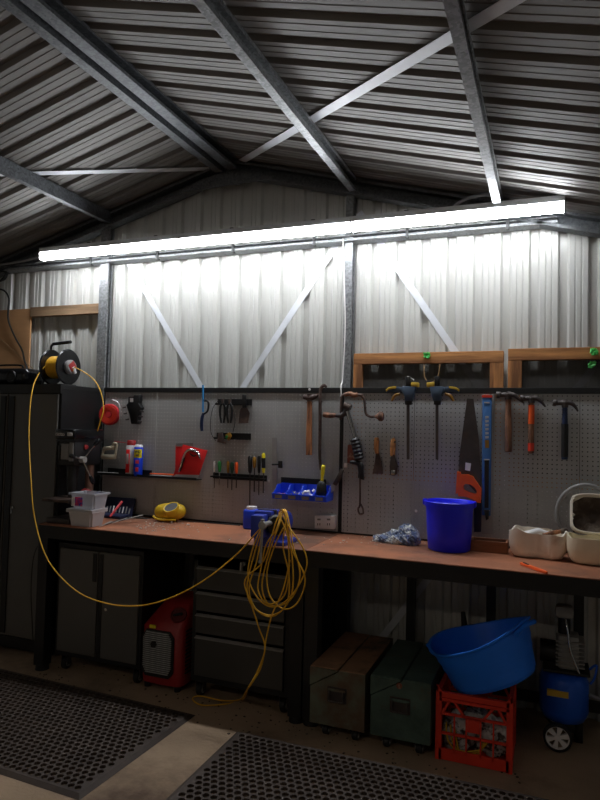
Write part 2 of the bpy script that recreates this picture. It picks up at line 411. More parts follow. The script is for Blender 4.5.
# ---- timber on the wall
tag(MB().box(-3.78, -3.09, 3.84, 3.885, 2.362, 2.437, .003).build('timber_batten', 'oldpine', smooth=0), 'weathered timber rail fixed between plywood board and left post', 'timber')
tag(MB().box(-4.62, -3.785, 3.855, 3.87, 1.80, 2.43, .002).build('plywood_board', 'ply', smooth=0), 'tan plywood board standing behind the black radio', 'board')
def tframe(x0, x1, z0, z1, ls, rs, label):
    t = thing('fly_screen', label, 'timber frame', ((x0 + x1) / 2, 3.866, z0), 'screened timber frames')
    MB().box(x0, x1, 3.845, 3.888, z1 - .068, z1, .003).build('top_rail', 'pine', t, smooth=0)
    MB().box(x0, x1, 3.845, 3.888, z0, z0 + .068, .003).build('bottom_rail', 'pine', t, smooth=0)
    MB().box(x0, x0 + ls, 3.846, 3.887, z0 + .068, z1 - .068, .002).build('stile', 'pinev', t, smooth=0)
    MB().box(x1 - rs, x1, 3.846, 3.887, z0 + .068, z1 - .068, .002).build('stile', 'pinev', t, smooth=0)
    MB().box(x0 + ls - .01, x1 - rs + .01, 3.872, 3.874, z0 + .06, z1 - .06).build('mesh_screen', 'screen', t, smooth=0)
    w = x1 - x0
    for f in (.3, .72):
        MB().box(x0 + w * f, x0 + w * f + .035, 3.855, 3.87, z1 - .074, z1 - .066, .001).build('clip', 'grey', t)
tframe(-1.152, -.252, 1.25, 2.024, .057, .076, 'pine timber frame with dark mesh right of the middle steel post')
tframe(-.228, .67, 1.25, 2.034, .075, .078, 'pine timber frame with dark mesh at the right edge')
def tie(px, py, label, y=3.846):
    c = on_y(px, py, y); mb = MB()
    for k in range(5):
        a = random.random() * 6; b = random.random() * 2
        mb.tube([c + V((.018 * math.cos(a + j * 1.2), -.008 - .008 * (j % 2), .016 * math.sin(b + j * 1.5))) for j in range(5)], .006, 6)
    tag(mb.build('plant_tie', 'greentie'), label, 'tie', 'green ties on the frames')
tie(427, 355.5, 'crumpled green tie on the top rail of the first timber frame')
tie(594, 352, 'crumpled green tie on the top rail of the frame at the right edge')
tie(592, 365, 'small green tie on the mesh, hanging just under the rightmost rail', 3.87)

# ================================================================ TALL CABINET
t = thing('tall_cabinet', 'tall black two-door storage cabinet left of the workbench', 'cabinet', (-3.48, 3.6, 0))
mb = MB(); mb.box(-3.93, -3.03, 3.39, 3.80, .02, .09).box(-3.93, -3.03, 3.39, 3.80, 1.765, 1.80, .003).box(-3.05, -3.03, 3.39, 3.80, .09, 1.765).box(-3.93, -3.91, 3.39, 3.80, .09, 1.765).box(-3.91, -3.05, 3.78, 3.80, .09, 1.765)
mb.box(-3.93, -3.03, 3.375, 3.39, .04, .10).box(-3.93, -3.03, 3.375, 3.39, 1.74, 1.80)
mb.build('body', 'black', t, smooth=0)
for x0, x1, s in ((-3.91, -3.485, 1), (-3.475, -3.05, -1)):
    d = MB().box(x0, x1, 3.375, 3.392, .105, 1.735, .003).build('door', 'door', t, smooth=0)
    hx = x1 - .055 if s > 0 else x0 + .012
    MB().box(hx, hx + .045, 3.366, 3.376, .12, 1.72, .002).build('recessed_handle', 'black', d, smooth=0)
    if s < 0:
        mb = MB(); mb.lathe([(0, .012), (.009, .012), (.009, 0)], (x0 + .085, 3.374, .96), (0, -1, 0), 12); mb.box(x0 + .082, x0 + .088, 3.35, 3.362, .925, .965)
        mb.build('lock', 'chrome', d)
CT = 1.80
# radio
t = thing('radio', 'rounded black portable radio on top of the tall cabinet', 'radio', (-3.68, 3.56, CT))
MB().box(-3.92, -3.42, 3.46, 3.66, CT + .004, CT + .125, .045, seg=4).build('case', 'blackgloss', t)
for xx in (-3.55, -3.79):
    s = MB().lathe([(0, .006), (.03, .004), (.036, .010), (.042, .010), (.044, 0)], (xx, 3.462, CT + .062), (0, -1, 0)).build('speaker', 'black', t)
MB().tube(spline([(-3.8, 3.55, CT + .12), (-3.78, 3.55, CT + .15), (-3.56, 3.55, CT + .15), (-3.54, 3.55, CT + .12)]), .007).build('handle', 'blackgloss', t)
cable('black_cable', [on_y(-8, 290, 3.835), on_y(3, 290, 3.835), on_y(9, 299, 3.835), on_y(8, 318, 3.835), on_y(14, 335, 3.835), on_y(22, 350, 3.83), on_y(25, 362, 3.75), (-3.55, 3.68, CT + .01)], .007, 'cable', 'black cable curving down over the plywood board to the radio', 'cable')
cable('thin_wire', [on_y(-3, 336, 3.848), on_y(12, 349, 3.848), on_y(24, 360, 3.848), on_y(33, 369, 3.848)], .003, 'wire', 'thin tan wire slanting across the plywood board', 'wire')
mb = MB()
for k in range(4):
    c = on_y(2 - k * .4, 275 + k, 3.83); mb.tube([c + V(((.055 + .005 * k) * math.cos(a * PI / 8), -.008 * k, .045 * math.sin(a * PI / 8 + k * .2))) for a in range(16)], .006, 6, True)
tag(mb.build('cable_coil', 'cable', smooth=60), 'small coil of black cable hanging high at the left edge', 'cable')
# cord reel
RC = V((-3.215, 3.57, CT + .135))
t = thing('cord_reel', 'black cable reel wound with yellow cord on top of the tall cabinet', 'cable reel', (RC.x, RC.y, CT))
for dx in (-.075, .07):
    MB().lathe([(0, -.006), (.118, -.006), (.126, 0), (.118, .006), (0, .006)], RC + V((dx, 0, 0)), (1, 0, 0), 36).build('flange', 'blackgloss', t)
MB().cyl(RC + V((-.07, 0, 0)), RC + V((.065, 0, 0)), .045).build('drum', 'black', t)
mb = MB()
for l in range(3):
    for k in range(11):
        r = .052 + l * .011; mb.tube([RC + V((-.062 + k * .0118 + .004 * math.sin(a * .39), r * math.cos(a * PI / 10), r * math.sin(a * PI / 10))) for a in range(20)], .0058, 6, True)
mb.build('wound_cord', 'cord', t, smooth=60)
hub = MB().lathe([(0, .03), (.042, .03), (.05, .02), (.05, 0)], RC + V((.075, 0, 0)), (1, 0, 0)).build('hub', 'grey', t)
MB().box(.0, .006, -.03, .03, -.028, .028, .002, Matrix.Translation(RC + V((.103, 0, .005))) @ Matrix.Rotation(.7, 4, 'X')).build('socket_plate', 'redheat', hub)
MB().box(.0, .012, -.012, .012, -.05, .0, .003, Matrix.Translation(RC + V((.106, .0, .0))) @ Matrix.Rotation(.5, 4, 'X')).build('plug', 'paper', hub)
mb = MB()
mb.tube(spline([RC + V((-.09, .06, -.13)), RC + V((-.09, .02, .02)), RC + V((-.09, 0, .125)), RC + V((-.085, -.0, .155)), RC + V((-.06, 0, .165))]), .008)
mb.tube([RC + V((-.09, -.07, -.128)), RC + V((-.09, -.02, .0))], .008).tube([RC + V((.088, -.06, -.128)), RC + V((.088, .06, -.128))], .007).tube([RC + V((-.09, -.07, -.128)), RC + V((.088, -.06, -.128))], .007).tube([RC + V((-.09, .06, -.128)), RC + V((.088, .06, -.128))], .007)
mb.build('stand', 'black', t, smooth=60)
MB().tube([RC + V((-.075, 0, .165)), RC + V((.09, -.01, .175))], [.011, .012], 10).build('carry_handle', 'blackgloss', t)

# ================================================================ WORKBENCHES
def perforated(x0, x1, z0, z1, y, p, r, nseg=8):
    nx = max(1, round((x1 - x0) / p)); nz = max(1, round((z1 - z0) / p)); px = (x1 - x0) / nx; pz = (z1 - z0) / nz
    b = bmesh.new(); cache = {}
    def vv(x, z):
        k = (round(x, 5), round(z, 5))
        if k not in cache: cache[k] = b.verts.new((x, y, z))
        return cache[k]
    for i in range(nx):
        for j in range(nz):
            cx = x0 + (i + .5) * px; cz = z0 + (j + .5) * pz
            out = [(cx + px / 2, cz), (cx + px / 2, cz + pz / 2), (cx, cz + pz / 2), (cx - px / 2, cz + pz / 2), (cx - px / 2, cz), (cx - px / 2, cz - pz / 2), (cx, cz - pz / 2), (cx + px / 2, cz - pz / 2)]
            O = [vv(*o) for o in out]; I = [b.verts.new((cx + r * math.cos(k * PI / 4), y, cz + r * math.sin(k * PI / 4))) for k in range(8)]
            D = [b.verts.new((v.co.x, v.co.y + .0035, v.co.z)) for v in I]
            for k in range(8): b.faces.new((O[k], O[(k + 1) % 8], I[(k + 1) % 8], I[k])); b.faces.new((I[k], I[(k + 1) % 8], D[(k + 1) % 8], D[k]))
    return b
def bench(x0, label, first):
    x1 = x0 + 1.80
    t = thing('workbench', label, 'workbench', ((x0 + x1) / 2, (BF + BB) / 2, 0), 'black workbenches with pegboards')
    MB().box(x0 + .001, x1 - .001, BF, BB, BT - .006, BT, .002).build('worktop', 'top', t, smooth=0)
    mb = MB(); mb.box(x0 + .001, x1 - .001, BF + .003, BF + .04, BT - .085, BT - .007).box(x0 + .001, x0 + .04, BF + .04, BB, BT - .085, BT - .007).box(x1 - .04, x1 - .001, BF + .04, BB, BT - .085, BT - .007).box(x0 + .04, x1 - .04, BB - .04, BB, BT - .085, BT - .007)
    mb.build('apron', 'black', t, smooth=0)
    for lx in (x0 + .004, x1 - .079):
        for ly in (BF + .005, BB - .08):
            lg = MB().box(lx, lx + .075, ly, ly + .075, .03, BT - .0855, .002).build('leg', 'black', t, smooth=0)
            MB().lathe([(0, .03), (.038, .03), (.042, 0), (0, 0)], (lx + .0375, ly + .0375, 0), seg=16).build('foot', 'castor', lg)
    MB().box(x0 + .08, x1 - .08, BB - .05, BB - .01, .10, .15).build('rear_stretcher', 'black', t, smooth=0)
    for k in (1, 2, 3):
        MB().box(x0 + .45 * k - .025, x0 + .45 * k + .025, BB - .035, BB - .005, .15, BT - .086).build('rear_upright', 'black', t, smooth=0)
    for k in range(4):
        a = x0 + .45 * k + (.012 if k == 0 else .0012); c = x0 + .45 * (k + 1) - (.012 if k == 3 else .0012)
        mb = MB(); mb._merge(perforated(a, c, BT + .012, 1.772, PY, .0254, .0037)); mb.build('peg_panel', 'peg', t, smooth=0)
    MB().box(x0 + .001, x1 - .001, PY - .008, BB + .008, 1.772, 1.805, .002).build('top_rail', 'black', t, smooth=0)
    MB().box(x0 + .001, x1 - .001, PY + .002, BB - .0, BT + .0005, BT + .012).build('bottom_rail', 'black', t, smooth=0)
    MB().box(x0 + .001, x0 + .0115, PY - .002, BB + .008, BT + .012, 1.772).build('side_post', 'black', t, smooth=0)
    MB().box(x1 - .0115, x1 - .001, PY - .002, BB + .008, BT + .012, 1.772).build('side_post', 'black', t, smooth=0)
    return t
bench(-3.0, 'black steel workbench with rusty top, left of the pegboard join', True)
bench(-1.2, 'black steel workbench with rusty top, right of the pegboard join', False)

# ---- rolling two-door cabinet
def castor(x, y, parent, h=.10, r=.036):
    mb = MB(); mb.box(x - .026, x + .026, y - .03, y + .03, h - .012, h, .002).box(x - .024, x - .020, y - .018, y + .018, .03, h - .012).box(x + .020, x + .024, y - .018, y + .018, .03, h - .012)
    c = mb.build('castor', 'darksteel', parent)
    MB().lathe([(0, -.016), (r - .006, -.016), (r, -.010), (r, .010), (r - .006, .016), (0, .016)], (x, y, r), (1, 0, .0), 20).build('wheel', 'castor', c)
    MB().lathe([(0, -.021), (r * .55, -.019), (r * .55, .019), (0, .021)], (x, y, r), (1, 0, 0), 12).build('wheel_hub', 'greyalu', c)
t = thing('rolling_cabinet', 'charcoal two-door rolling cabinet under the left end of the bench', 'cabinet', (-2.56, 3.48, 0))
mb = MB(); mb.box(-2.88, -2.86, 3.25, 3.72, .10, .79).box(-2.265, -2.245, 3.25, 3.72, .10, .79).box(-2.86, -2.265, 3.25, 3.72, .10, .125).box(-2.86, -2.265, 3.25, 3.72, .765, .79).box(-2.86, -2.265, 3.70, 3.72, .125, .765)
mb.build('body', 'black', t, smooth=0)
for x0, x1, s in ((-2.858, -2.567, 1), (-2.560, -2.267, -1)):
    d = MB().box(x0, x1, 3.238, 3.256, .128, .762, .003).build('door', 'door', t, smooth=0)
    hx = x1 - .034 if s > 0 else x0 + .006
    MB().box(hx, hx + .028, 3.232, 3.239, .58 if s > 0 else .13, .75, .002).build('recessed_handle', 'black', d, smooth=0)
    if s < 0: MB().lathe([(0, .01), (.009, .01), (.009, 0)], (x0 + .07, 3.239, .425), (0, -1, 0), 12).build('lock', 'chrome', d)
for x in (-2.83, -2.29):
    for y in (3.30, 3.66): castor(x, y, t)
# ---- drawer chest
t = thing('drawer_chest', 'charcoal four-drawer rolling tool chest under the bench behind the yellow cord', 'tool chest', (-1.58, 3.48, 0))
mb = MB(); mb.box(-1.90, -1.875, 3.25, 3.72, .10, .80).box(-1.325, -1.29, 3.25, 3.72, .10, .80).box(-1.875, -1.325, 3.25, 3.72, .10, .13).box(-1.875, -1.325, 3.25, 3.72, .775, .80).box(-1.875, -1.325, 3.70, 3.72, .13, .775).box(-1.90, -1.29, 3.25, 3.27, .775, .80)
mb.build('body', 'black', t, smooth=0)
for z0, z1 in ((.62, .755), (.497, .612), (.372, .489), (.135, .364)):
    d = MB().box(-1.872, -1.328, 3.236, 3.26, z0, z1 - .022, .003).build('drawer', 'drawer', t, smooth=0)
    mb = MB(); mb.prism([(-1.872, 3.226, z1 - .017), (-1.872, 3.226, z1 - .020), (-1.872, 3.240, z1 - .020), (-1.872, 3.252, z1 - .011), (-1.872, 3.250, z1 - .009)], (.544, 0, 0))
    mb.build('drawer_handle', 'greyalu', d, smooth=0)
MB().lathe([(0, .02), (.012, .02), (.012, 0)], (-1.58, 3.248, .787), (0, -1, 0), 14).box(-1.584, -1.576, 3.2, 3.226, .755, .80, .001).build('lock', 'steel', t)
for x in (-1.86, -1.34):
    for y in (3.30, 3.66): castor(x, y, t)
# ---- red heater
t = thing('fan_heater', 'red upright workshop heater with black round grille on the floor', 'heater', (-2.1, 3.42, 0))
mb = MB(); b = bmesh.new()
secs = [(.035, 0, .02), (.06, 0, 0), (.36, 0, 0), (.41, .05, .03), (.47, .10, .07), (.495, .13, .10)]
rows = []
for z, dy, dxx in secs:
    x0, x1, y0, y1, c = -2.25 + (dxx * .9 if z > .2 else dxx * .3), -1.972 - dxx * .08, 3.262 + dy, 3.60, .035
    rows.append([V((x0 + c, y0, z)), V((x0 + c + (x1 - x0 - 2 * c) * .5, y0 - .006, z)), V((x1 - c, y0, z)), V((x1 - c * .3, y0 + c * .3, z)), V((x1, y0 + c, z)), V((x1, y1 - c, z)), V((x1 - c, y1, z)), V((x0 + c, y1, z)), V((x0, y1 - c, z)), V((x0, y0 + c, z)), V((x0 + c * .3, y0 + c * .3, z))])
R = [[b.verts.new(p) for p in r] for r in rows]
for A, B in zip(R, R[1:]):
    for k in range(len(A)): b.faces.new((A[k], A[(k + 1) % len(A)], B[(k + 1) % len(A)], B[k]))
b.faces.new(R[0][::-1]); b.faces.new(R[-1]); mb._merge(b)
body = mb.build('body', 'redheat', t, smooth=45)
mb = MB(); o = [(-2.235, .11), (-2.21, .075), (-2.05, .075), (-2.02, .11), (-2.02, .31), (-2.05, .345), (-2.21, .345), (-2.235, .31)]
g = mb.prism([(a, 3.248, z) for a, z in o], (0, .013, 0), .004).build('grille', 'black', t, smooth=0)
mb = MB()
for k in range(21):
    z = .10 + k * .0115; e = .018 * max(0, abs(k - 10) - 7) / 3
    mb.box(-2.222 + e, -2.033 - e, 3.240, 3.249, z, z + .0042)
mb.build('grille_bars', 'peg', g, smooth=0)
MB().lathe([(0, .014), (.018, .012), (.02, 0)], (-2.15, 3.246, .265), (0, -1, 0)).build('centre_knob', 'black', g)
MB().box(-2.19, -2.15, 3.252, 3.262, .352, .37, .001).build('badge', 'brightyellow', t)
MB().lathe([(0, .004), (.038, .006), (.044, .012), (.05, 0)], (-2.035, 3.322, .425), (.25, -.75, .65), 24).build('handle_recess', 'redshade', t)  # thin disc, its darker red painting the shade of the recess
MB().tube([(-2.065, 3.31, .425), (-2.01, 3.315, .44)], .008).build('control_handle', 'black', t)
mb = MB()
for k in range(12): mb.box(-1.974, -1.968, 3.30, 3.52, .10 + k * .022, .108 + k * .022)
mb.build('side_vents', 'black', t, smooth=0)
for x in (-2.215, -2.01):
    for y in (3.29, 3.56): MB().cyl((x, y, 0), (x, y, .04), .018, .022).build('foot', 'castor', t)
# ---- trunks
def trunk(x0, x1, y0, y1, z0, z1, name_label, mbody, mlid, extra):
    t = thing('footlocker', name_label, 'trunk', ((x0 + x1) / 2, (y0 + y1) / 2, 0), 'old steel trunks on castors')
    xm = x0 + (x1 - x0) * .52; zs = z1 - .09
    mb = MB(); mb.prism([(x0, y0, z0), (x1, y0, z0), (x1, y0, z1), (xm + .003, y0, z1), (xm + .003, y0, z1 - .004), (x0, y0, zs - .004)], (0, y1 - y0, 0), .002); mb.build('body', mbody, t, smooth=0)
    mb = MB(); mb.prism([(x0 - .002, y0 - .003, zs), (xm, y0 - .003, z1), (x0 - .002, y0 - .003, z1 + .001)], (0, y1 - y0 + .006, 0), .001)
    mb.build('lid', mbody, t, smooth=0)
    MB().box(x0, xm - .004, y0 + .003, y1, z1 + .001, z1 + .006, .001).box(xm + .006, x1, y0 + .003, y1, z1, z1 + .005, .001).build('top_skin', mlid, t, smooth=0)
    hx = (x0 + x1) / 2
    h = MB().box(hx - .045, hx + .045, y0 - .012, y0, z1 - .10, z1 - .088, .003).build('handle_bracket', mbody, t)
    MB().tube([(hx - .037, y0 - .012, z1 - .095), (hx - .037, y0 - .02, z1 - .145), (hx + .037, y0 - .02, z1 - .145), (hx + .037, y0 - .012, z1 - .095)], .005).build('pull_ring', 'darksteel', h)
    MB().box(hx - .05, hx + .05, y0 - .0015, y0, z1 - .155, z1 - .08).build('handle_plate', 'darksteel', t, smooth=0)
    for x in (x0 + .07, x1 - .06):
        for y in (y0 + .06, y1 - .06): castor(x, y, t, z0, .024)
    return t
trunk(-1.12, -.835, 3.10, 3.70, .07, .345, 'rust-browned steel trunk beside the bench legs', 'trunk', 'trunklid', 0)
t = trunk(-.805, -.515, 3.10, 3.68, .07, .35, 'dark green steel trunk beside the red crate', 'trunkdark', 'trunkdark', 1)
MB().lathe([(0, .002), (.015, .002), (.015, 0)], (-.665, 3.0985, .325), (0, -1, 0), 8).build('paint_mark', 'brown', t)
# ---- milk crate
cx0, cx1, cy0, cy1, ch = -.495, -.15, 3.14, 3.46, .315
t = thing('milk_crate', 'orange-red plastic milk crate with lattice sides holding crumpled bags and bottles', 'crate', ((cx0 + cx1) / 2, (cy0 + cy1) / 2, 0))
def crate_side(mb, P, w):     # P(u, v, depth) places
    def bar(a, b, th=.005, dp=.012):
        a = V((a[0], 0, a[1])); b = V((b[0], 0, b[1])); d = (b - a).normalized(); s = d.cross(V((0, 1, 0))) * th
        mb.prism([P(q.x, 0, q.z) for q in (a - s, b - s, b + s, a + s)], P(0, dp, 0) - P(0, 0, 0))
    H = ch
    bar((0, H - .012), (w, H - .012), .012, .02); bar((0, H - .035), (w, H - .035), .007, .012)
    bar((0, .028), (w, .028), .025, .012)
    for u in (.012, w - .012): bar((u, 0), (u, H), .014, .014)
    bar((.02, H - .10), (w - .02, H - .10)); bar((.02, H - .19), (w - .02, H - .19))
    for u in (.085, .140, .205, .262): bar((u, .04), (u, H - .10), .0035)
    bar((.172, H - .165), (.172, H - .10), .028)
    bar((.13, H - .10), (.085, H - .04)); bar((.215, H - .10), (.26, H - .04)); bar((.03, H - .095), (.06, H - .04)); bar((w - .03, H - .095), (w - .06, H - .04))
for nm, P, w in (('front', lambda u, d, v: V((cx0 + u, cy0 + d, v)), cx1 - cx0), ('back', lambda u, d, v: V((cx0 + u, cy1 - d, v)), cx1 - cx0),
                 ('left', lambda u, d, v: V((cx0 + d, cy0 + u, v)), cy1 - cy0), ('right', lambda u, d, v: V((cx1 - d, cy0 + u, v)), cy1 - cy0)):
    mb = MB(); crate_side(mb, P, w); mb.build('lattice_side', 'redcrate', t, smooth=0)
MB().box(cx0 + .005, cx1 - .005, cy0 + .005, cy1 - .005, .004, .012).build('base', 'redcrate', t, smooth=0)
mb = MB()
for x, y in ((cx0, cy0), (cx1, cy0), (cx0, cy1), (cx1, cy1)):
    sx = 1 if x == cx0 else -1; sy = 1 if y == cy0 else -1
    mb.prism([(x, y, ch), (x + sx * .03, y, ch), (x, y, ch + .03)], (0, sy * .01, 0)); mb.prism([(x, y, ch), (x, y + sy * .035, ch), (x, y, ch + .03)], (sx * .01, 0, 0))
mb.build('corner_lug', 'redcrate', t, smooth=0)
# contents
labs = ['crumpled pale plastic bag pressed against the left front of the crate', 'crumpled pale plastic bag filling the middle of the crate', 'crumpled grey plastic bag at the right side of the crate']
for k, (x, y, z, r) in enumerate(((-.40, 3.235, .105, .075), (-.32, 3.31, .10, .078), (-.235, 3.235, .115, .075))):
    b = bmesh.new(); bmesh.ops.create_icosphere(b, subdivisions=4, radius=1)
    for v in b.verts:
        f = 1 + .16 * math.sin(v.co.x * 7 + k * 2) * math.sin(v.co.z * 6 + k) + .13 * math.sin(v.co.y * 11 + v.co.x * 5) + random.uniform(-.035, .035)
        v.co = V((v.co.x * r * f, v.co.y * r * f * .85, v.co.z * r * 1.15 * f))
    bmesh.ops.translate(b, vec=(x, y, z), verts=b.verts); mb = MB(); mb._merge(b)
    tag(mb.build('plastic_bag', 'bottle', smooth=20), labs[k], 'bag', 'bags stuffed in the crate')
mb = MB()
for k in range(3): mb.tube(spline([(-.45 + .02 * k, 3.162, .17 - .01 * k), (-.44 + .02 * k, 3.158, .09), (-.38, 3.158, .035 + .008 * k), (-.30, 3.158, .05 + .01 * k), (-.28 + .01 * k, 3.16, .11)]), .004, 6)
tag(mb.build('looped_cord', 'yellow', smooth=60), 'dull yellow cord looped inside the front of the crate', 'cord')
# ---- blue flexible tub, tipped
bx = V((-.19, 3.30, .355)); ax = V((-.40, .03, 1)).normalized()
t = thing('flexible_tub', 'large blue flexible tub tipped on top of the red crate', 'tub', bx)
u = ax.cross(V((0, 1, 0))).normalized(); w = ax.cross(u)
t.rotation_mode = 'XYZ'
mb = MB(); RT, RB, HT = .25, .195, .215
prof = [(0, .004), (RB - .02, .004), (RB, .012)] + [(RB + (RT - RB) * k / 10 + (.003 if k % 2 else 0), HT * k / 10 + .012) for k in range(1, 10)] + [(RT, HT), (RT + .012, HT + .006), (RT + .012, HT + .014), (RT - .004, HT + .012), (RT - .012, HT - .01), (RB + .01, .03), (RB - .03, .012), (0, .012)]
BASE = V((-.235, 3.32, .342)) 
mb.lathe(prof, (0, 0, 0), (0, 0, 1), 48)
sx_ = (V((1, 0, 0)) - ax * ax.x).normalized(); sh = Matrix((sx_, ax.cross(sx_), ax)).transposed().to_4x4()
# rim dips between the two raised handle sides
for v in mb.b.verts:
    if v.co.z > .05:
        c = abs(math.cos(math.atan2(v.co.y, v.co.x))); v.co.z += .035 * (v.co.z / HT) ** 2 * (c ** 3 - .25)
bmesh.ops.transform(mb.b, matrix=Matrix.Translation(BASE) @ sh @ Matrix.Rotation(-.45, 4, 'Z'), verts=mb.b.verts)
tb = mb.build('tub_wall', 'bluetub', t, smooth=50)
TM = Matrix.Translation(BASE) @ sh @ Matrix.Rotation(-.45, 4, 'Z')
for s in (-1, 1):
    pts = [TM @ V((s * (RT + .016 - abs(a) * .05), a, HT + .025 - abs(a) * .15)) for a in (-.09, -.06, -.03, 0, .03, .06, .09)]
    MB().tube(spline(pts), .012, 8).build('handle', 'bluetub', t, smooth=60)
# ---- compressor
cc = V((.075, 3.62, 0))
t = thing('air_compressor', 'upright blue air compressor with white wheels at the right under the bench', 'compressor', cc)
MB().lathe([(0, .085), (.06, .09), (.10, .11), (.118, .15), (.118, .30), (.10, .335), (.06, .348), (0, .35)], cc, seg=36).build('tank', 'bluecomp', t, smooth=60)
MB().box(cc.x - .08, cc.x + .02, cc.y - .124, cc.y - .105, .245, .275, .001).build('label', 'padyellow', t, smooth=0)
MB().box(cc.x - .10, cc.x + .12, cc.y - .09, cc.y + .10, .35, .362, .003).build('platform', 'black', t, smooth=0)
p = MB().box(cc.x - .03, cc.x + .07, cc.y - .06, cc.y + .06, .362, .53, .012).build('pump', 'greyalu', t)
mb = MB()
for k in range(7): mb.box(cc.x - .04, cc.x + .095, cc.y - .07, cc.y + .07, .38 + k * .02, .386 + k * .02, .001)
mb.build('cooling_fins', 'greyalu', p, smooth=0)
MB().cyl((cc.x - .115, cc.y, .43), (cc.x - .035, cc.y, .43), .055).build('motor', 'black', t)
MB().box(cc.x - .045, cc.x + .045, cc.y - .05, cc.y + .03, .61, .675, .02).build('air_filter', 'greyalu', t)
MB().cyl((cc.x, cc.y, .53), (cc.x, cc.y, .61), .03).build('cylinder_head', 'black', t)
MB().tube(spline([(cc.x + .005, cc.y - .05, .615), (cc.x + .015, cc.y - .075, .56), (cc.x + .03, cc.y - .085, .46), (cc.x + .07, cc.y - .08, .36)]), .005).build('air_line', 'chrome', t, smooth=60)
MB().tube(spline([(cc.x + .12, cc.y - .02, .37), (cc.x + .15, cc.y - .04, .40), (cc.x + .14, cc.y - .05, .34), (cc.x + .12, cc.y - .06, .31)]), .006).build('outlet_hose', 'bluecomp', t, smooth=60)
for s, yy in ((-1, -.165), (1, .14)):
    wl = MB().lathe([(.055, -.016), (.066, -.014), (.068, 0), (.066, .014), (.055, .016), (.055, -.016)], cc + V((-.03, yy, .068)), (0, 1, 0), 32).build('wheel', 'castor', t)
    mb = MB(); c0 = cc + V((-.03, yy, .068)); mb.lathe([(.05, -.008), (.056, -.010), (.056, .010), (.05, .008), (.05, -.008)], c0, (0, 1, 0), 32); mb.lathe([(0, -.015), (.014, -.013), (.014, .012), (0, .012)], c0, (0, 1, 0), 16)
    for k in range(6):
        a = k * PI / 3 + .3; q = V((math.cos(a), 0, math.sin(a))); n = V((-q.z, 0, q.x)); mb.prism([c0 + V((0, -.009, 0)) + q * .012 + n * .006, c0 + V((0, -.009, 0)) + q * .052 + n * .014, c0 + V((0, -.009, 0)) + q * .052 - n * .014, c0 + V((0, -.009, 0)) + q * .012 - n * .006], (0, .016, 0))
    mb.build('wheel_rim', 'white', wl, smooth=40)
MB().cyl(cc + V((-.03, -.165, .068)), cc + V((-.03, .14, .068)), .008, seg=10).box(cc.x - .02, cc.x + .05, cc.y - .09, cc.y + .09, .068, .11, .003).box(cc.x + .05, cc.x + .09, cc.y - .03, cc.y + .03, 0, .13, .003).build('axle_frame', 'black', t)
mb = MB(); a = on_y(584, 692, 3.62); c = on_y(606, 702, 3.55)
mb.tube([a, c], [.008, .009], 8).lathe([(.014, -.004), (.02, -.004), (.02, .004), (.014, .004), (.014, -.004)], a + V((-.012, 0, 0)), (0, 1, 0), 16).tube([c, V((c.x + .06, c.y, .012)), V((c.x + .25, c.y + .02, .008))], .009, 8)
tag(mb.build('ring_spanner', 'steel', smooth=50), 'silver rod with a ring end leaning beside the compressor', 'rod')
# small black handled tool standing behind the tub
a = on_y(466, 640, 3.70); c = on_y(463, 612, 3.70)
t = thing('long_probe', 'slim black grip on a dark blue rod standing behind the blue tub', 'tool', (a.x, 3.70, 0))
MB().tube([V((a.x + .02, 3.70, 0)), a], .007).build('rod', 'bluehandle', t, smooth=60)
MB().tube([a, c.lerp(a, .5), c], [.009, .018, .012], 10).build('grip', 'black', t, smooth=60)

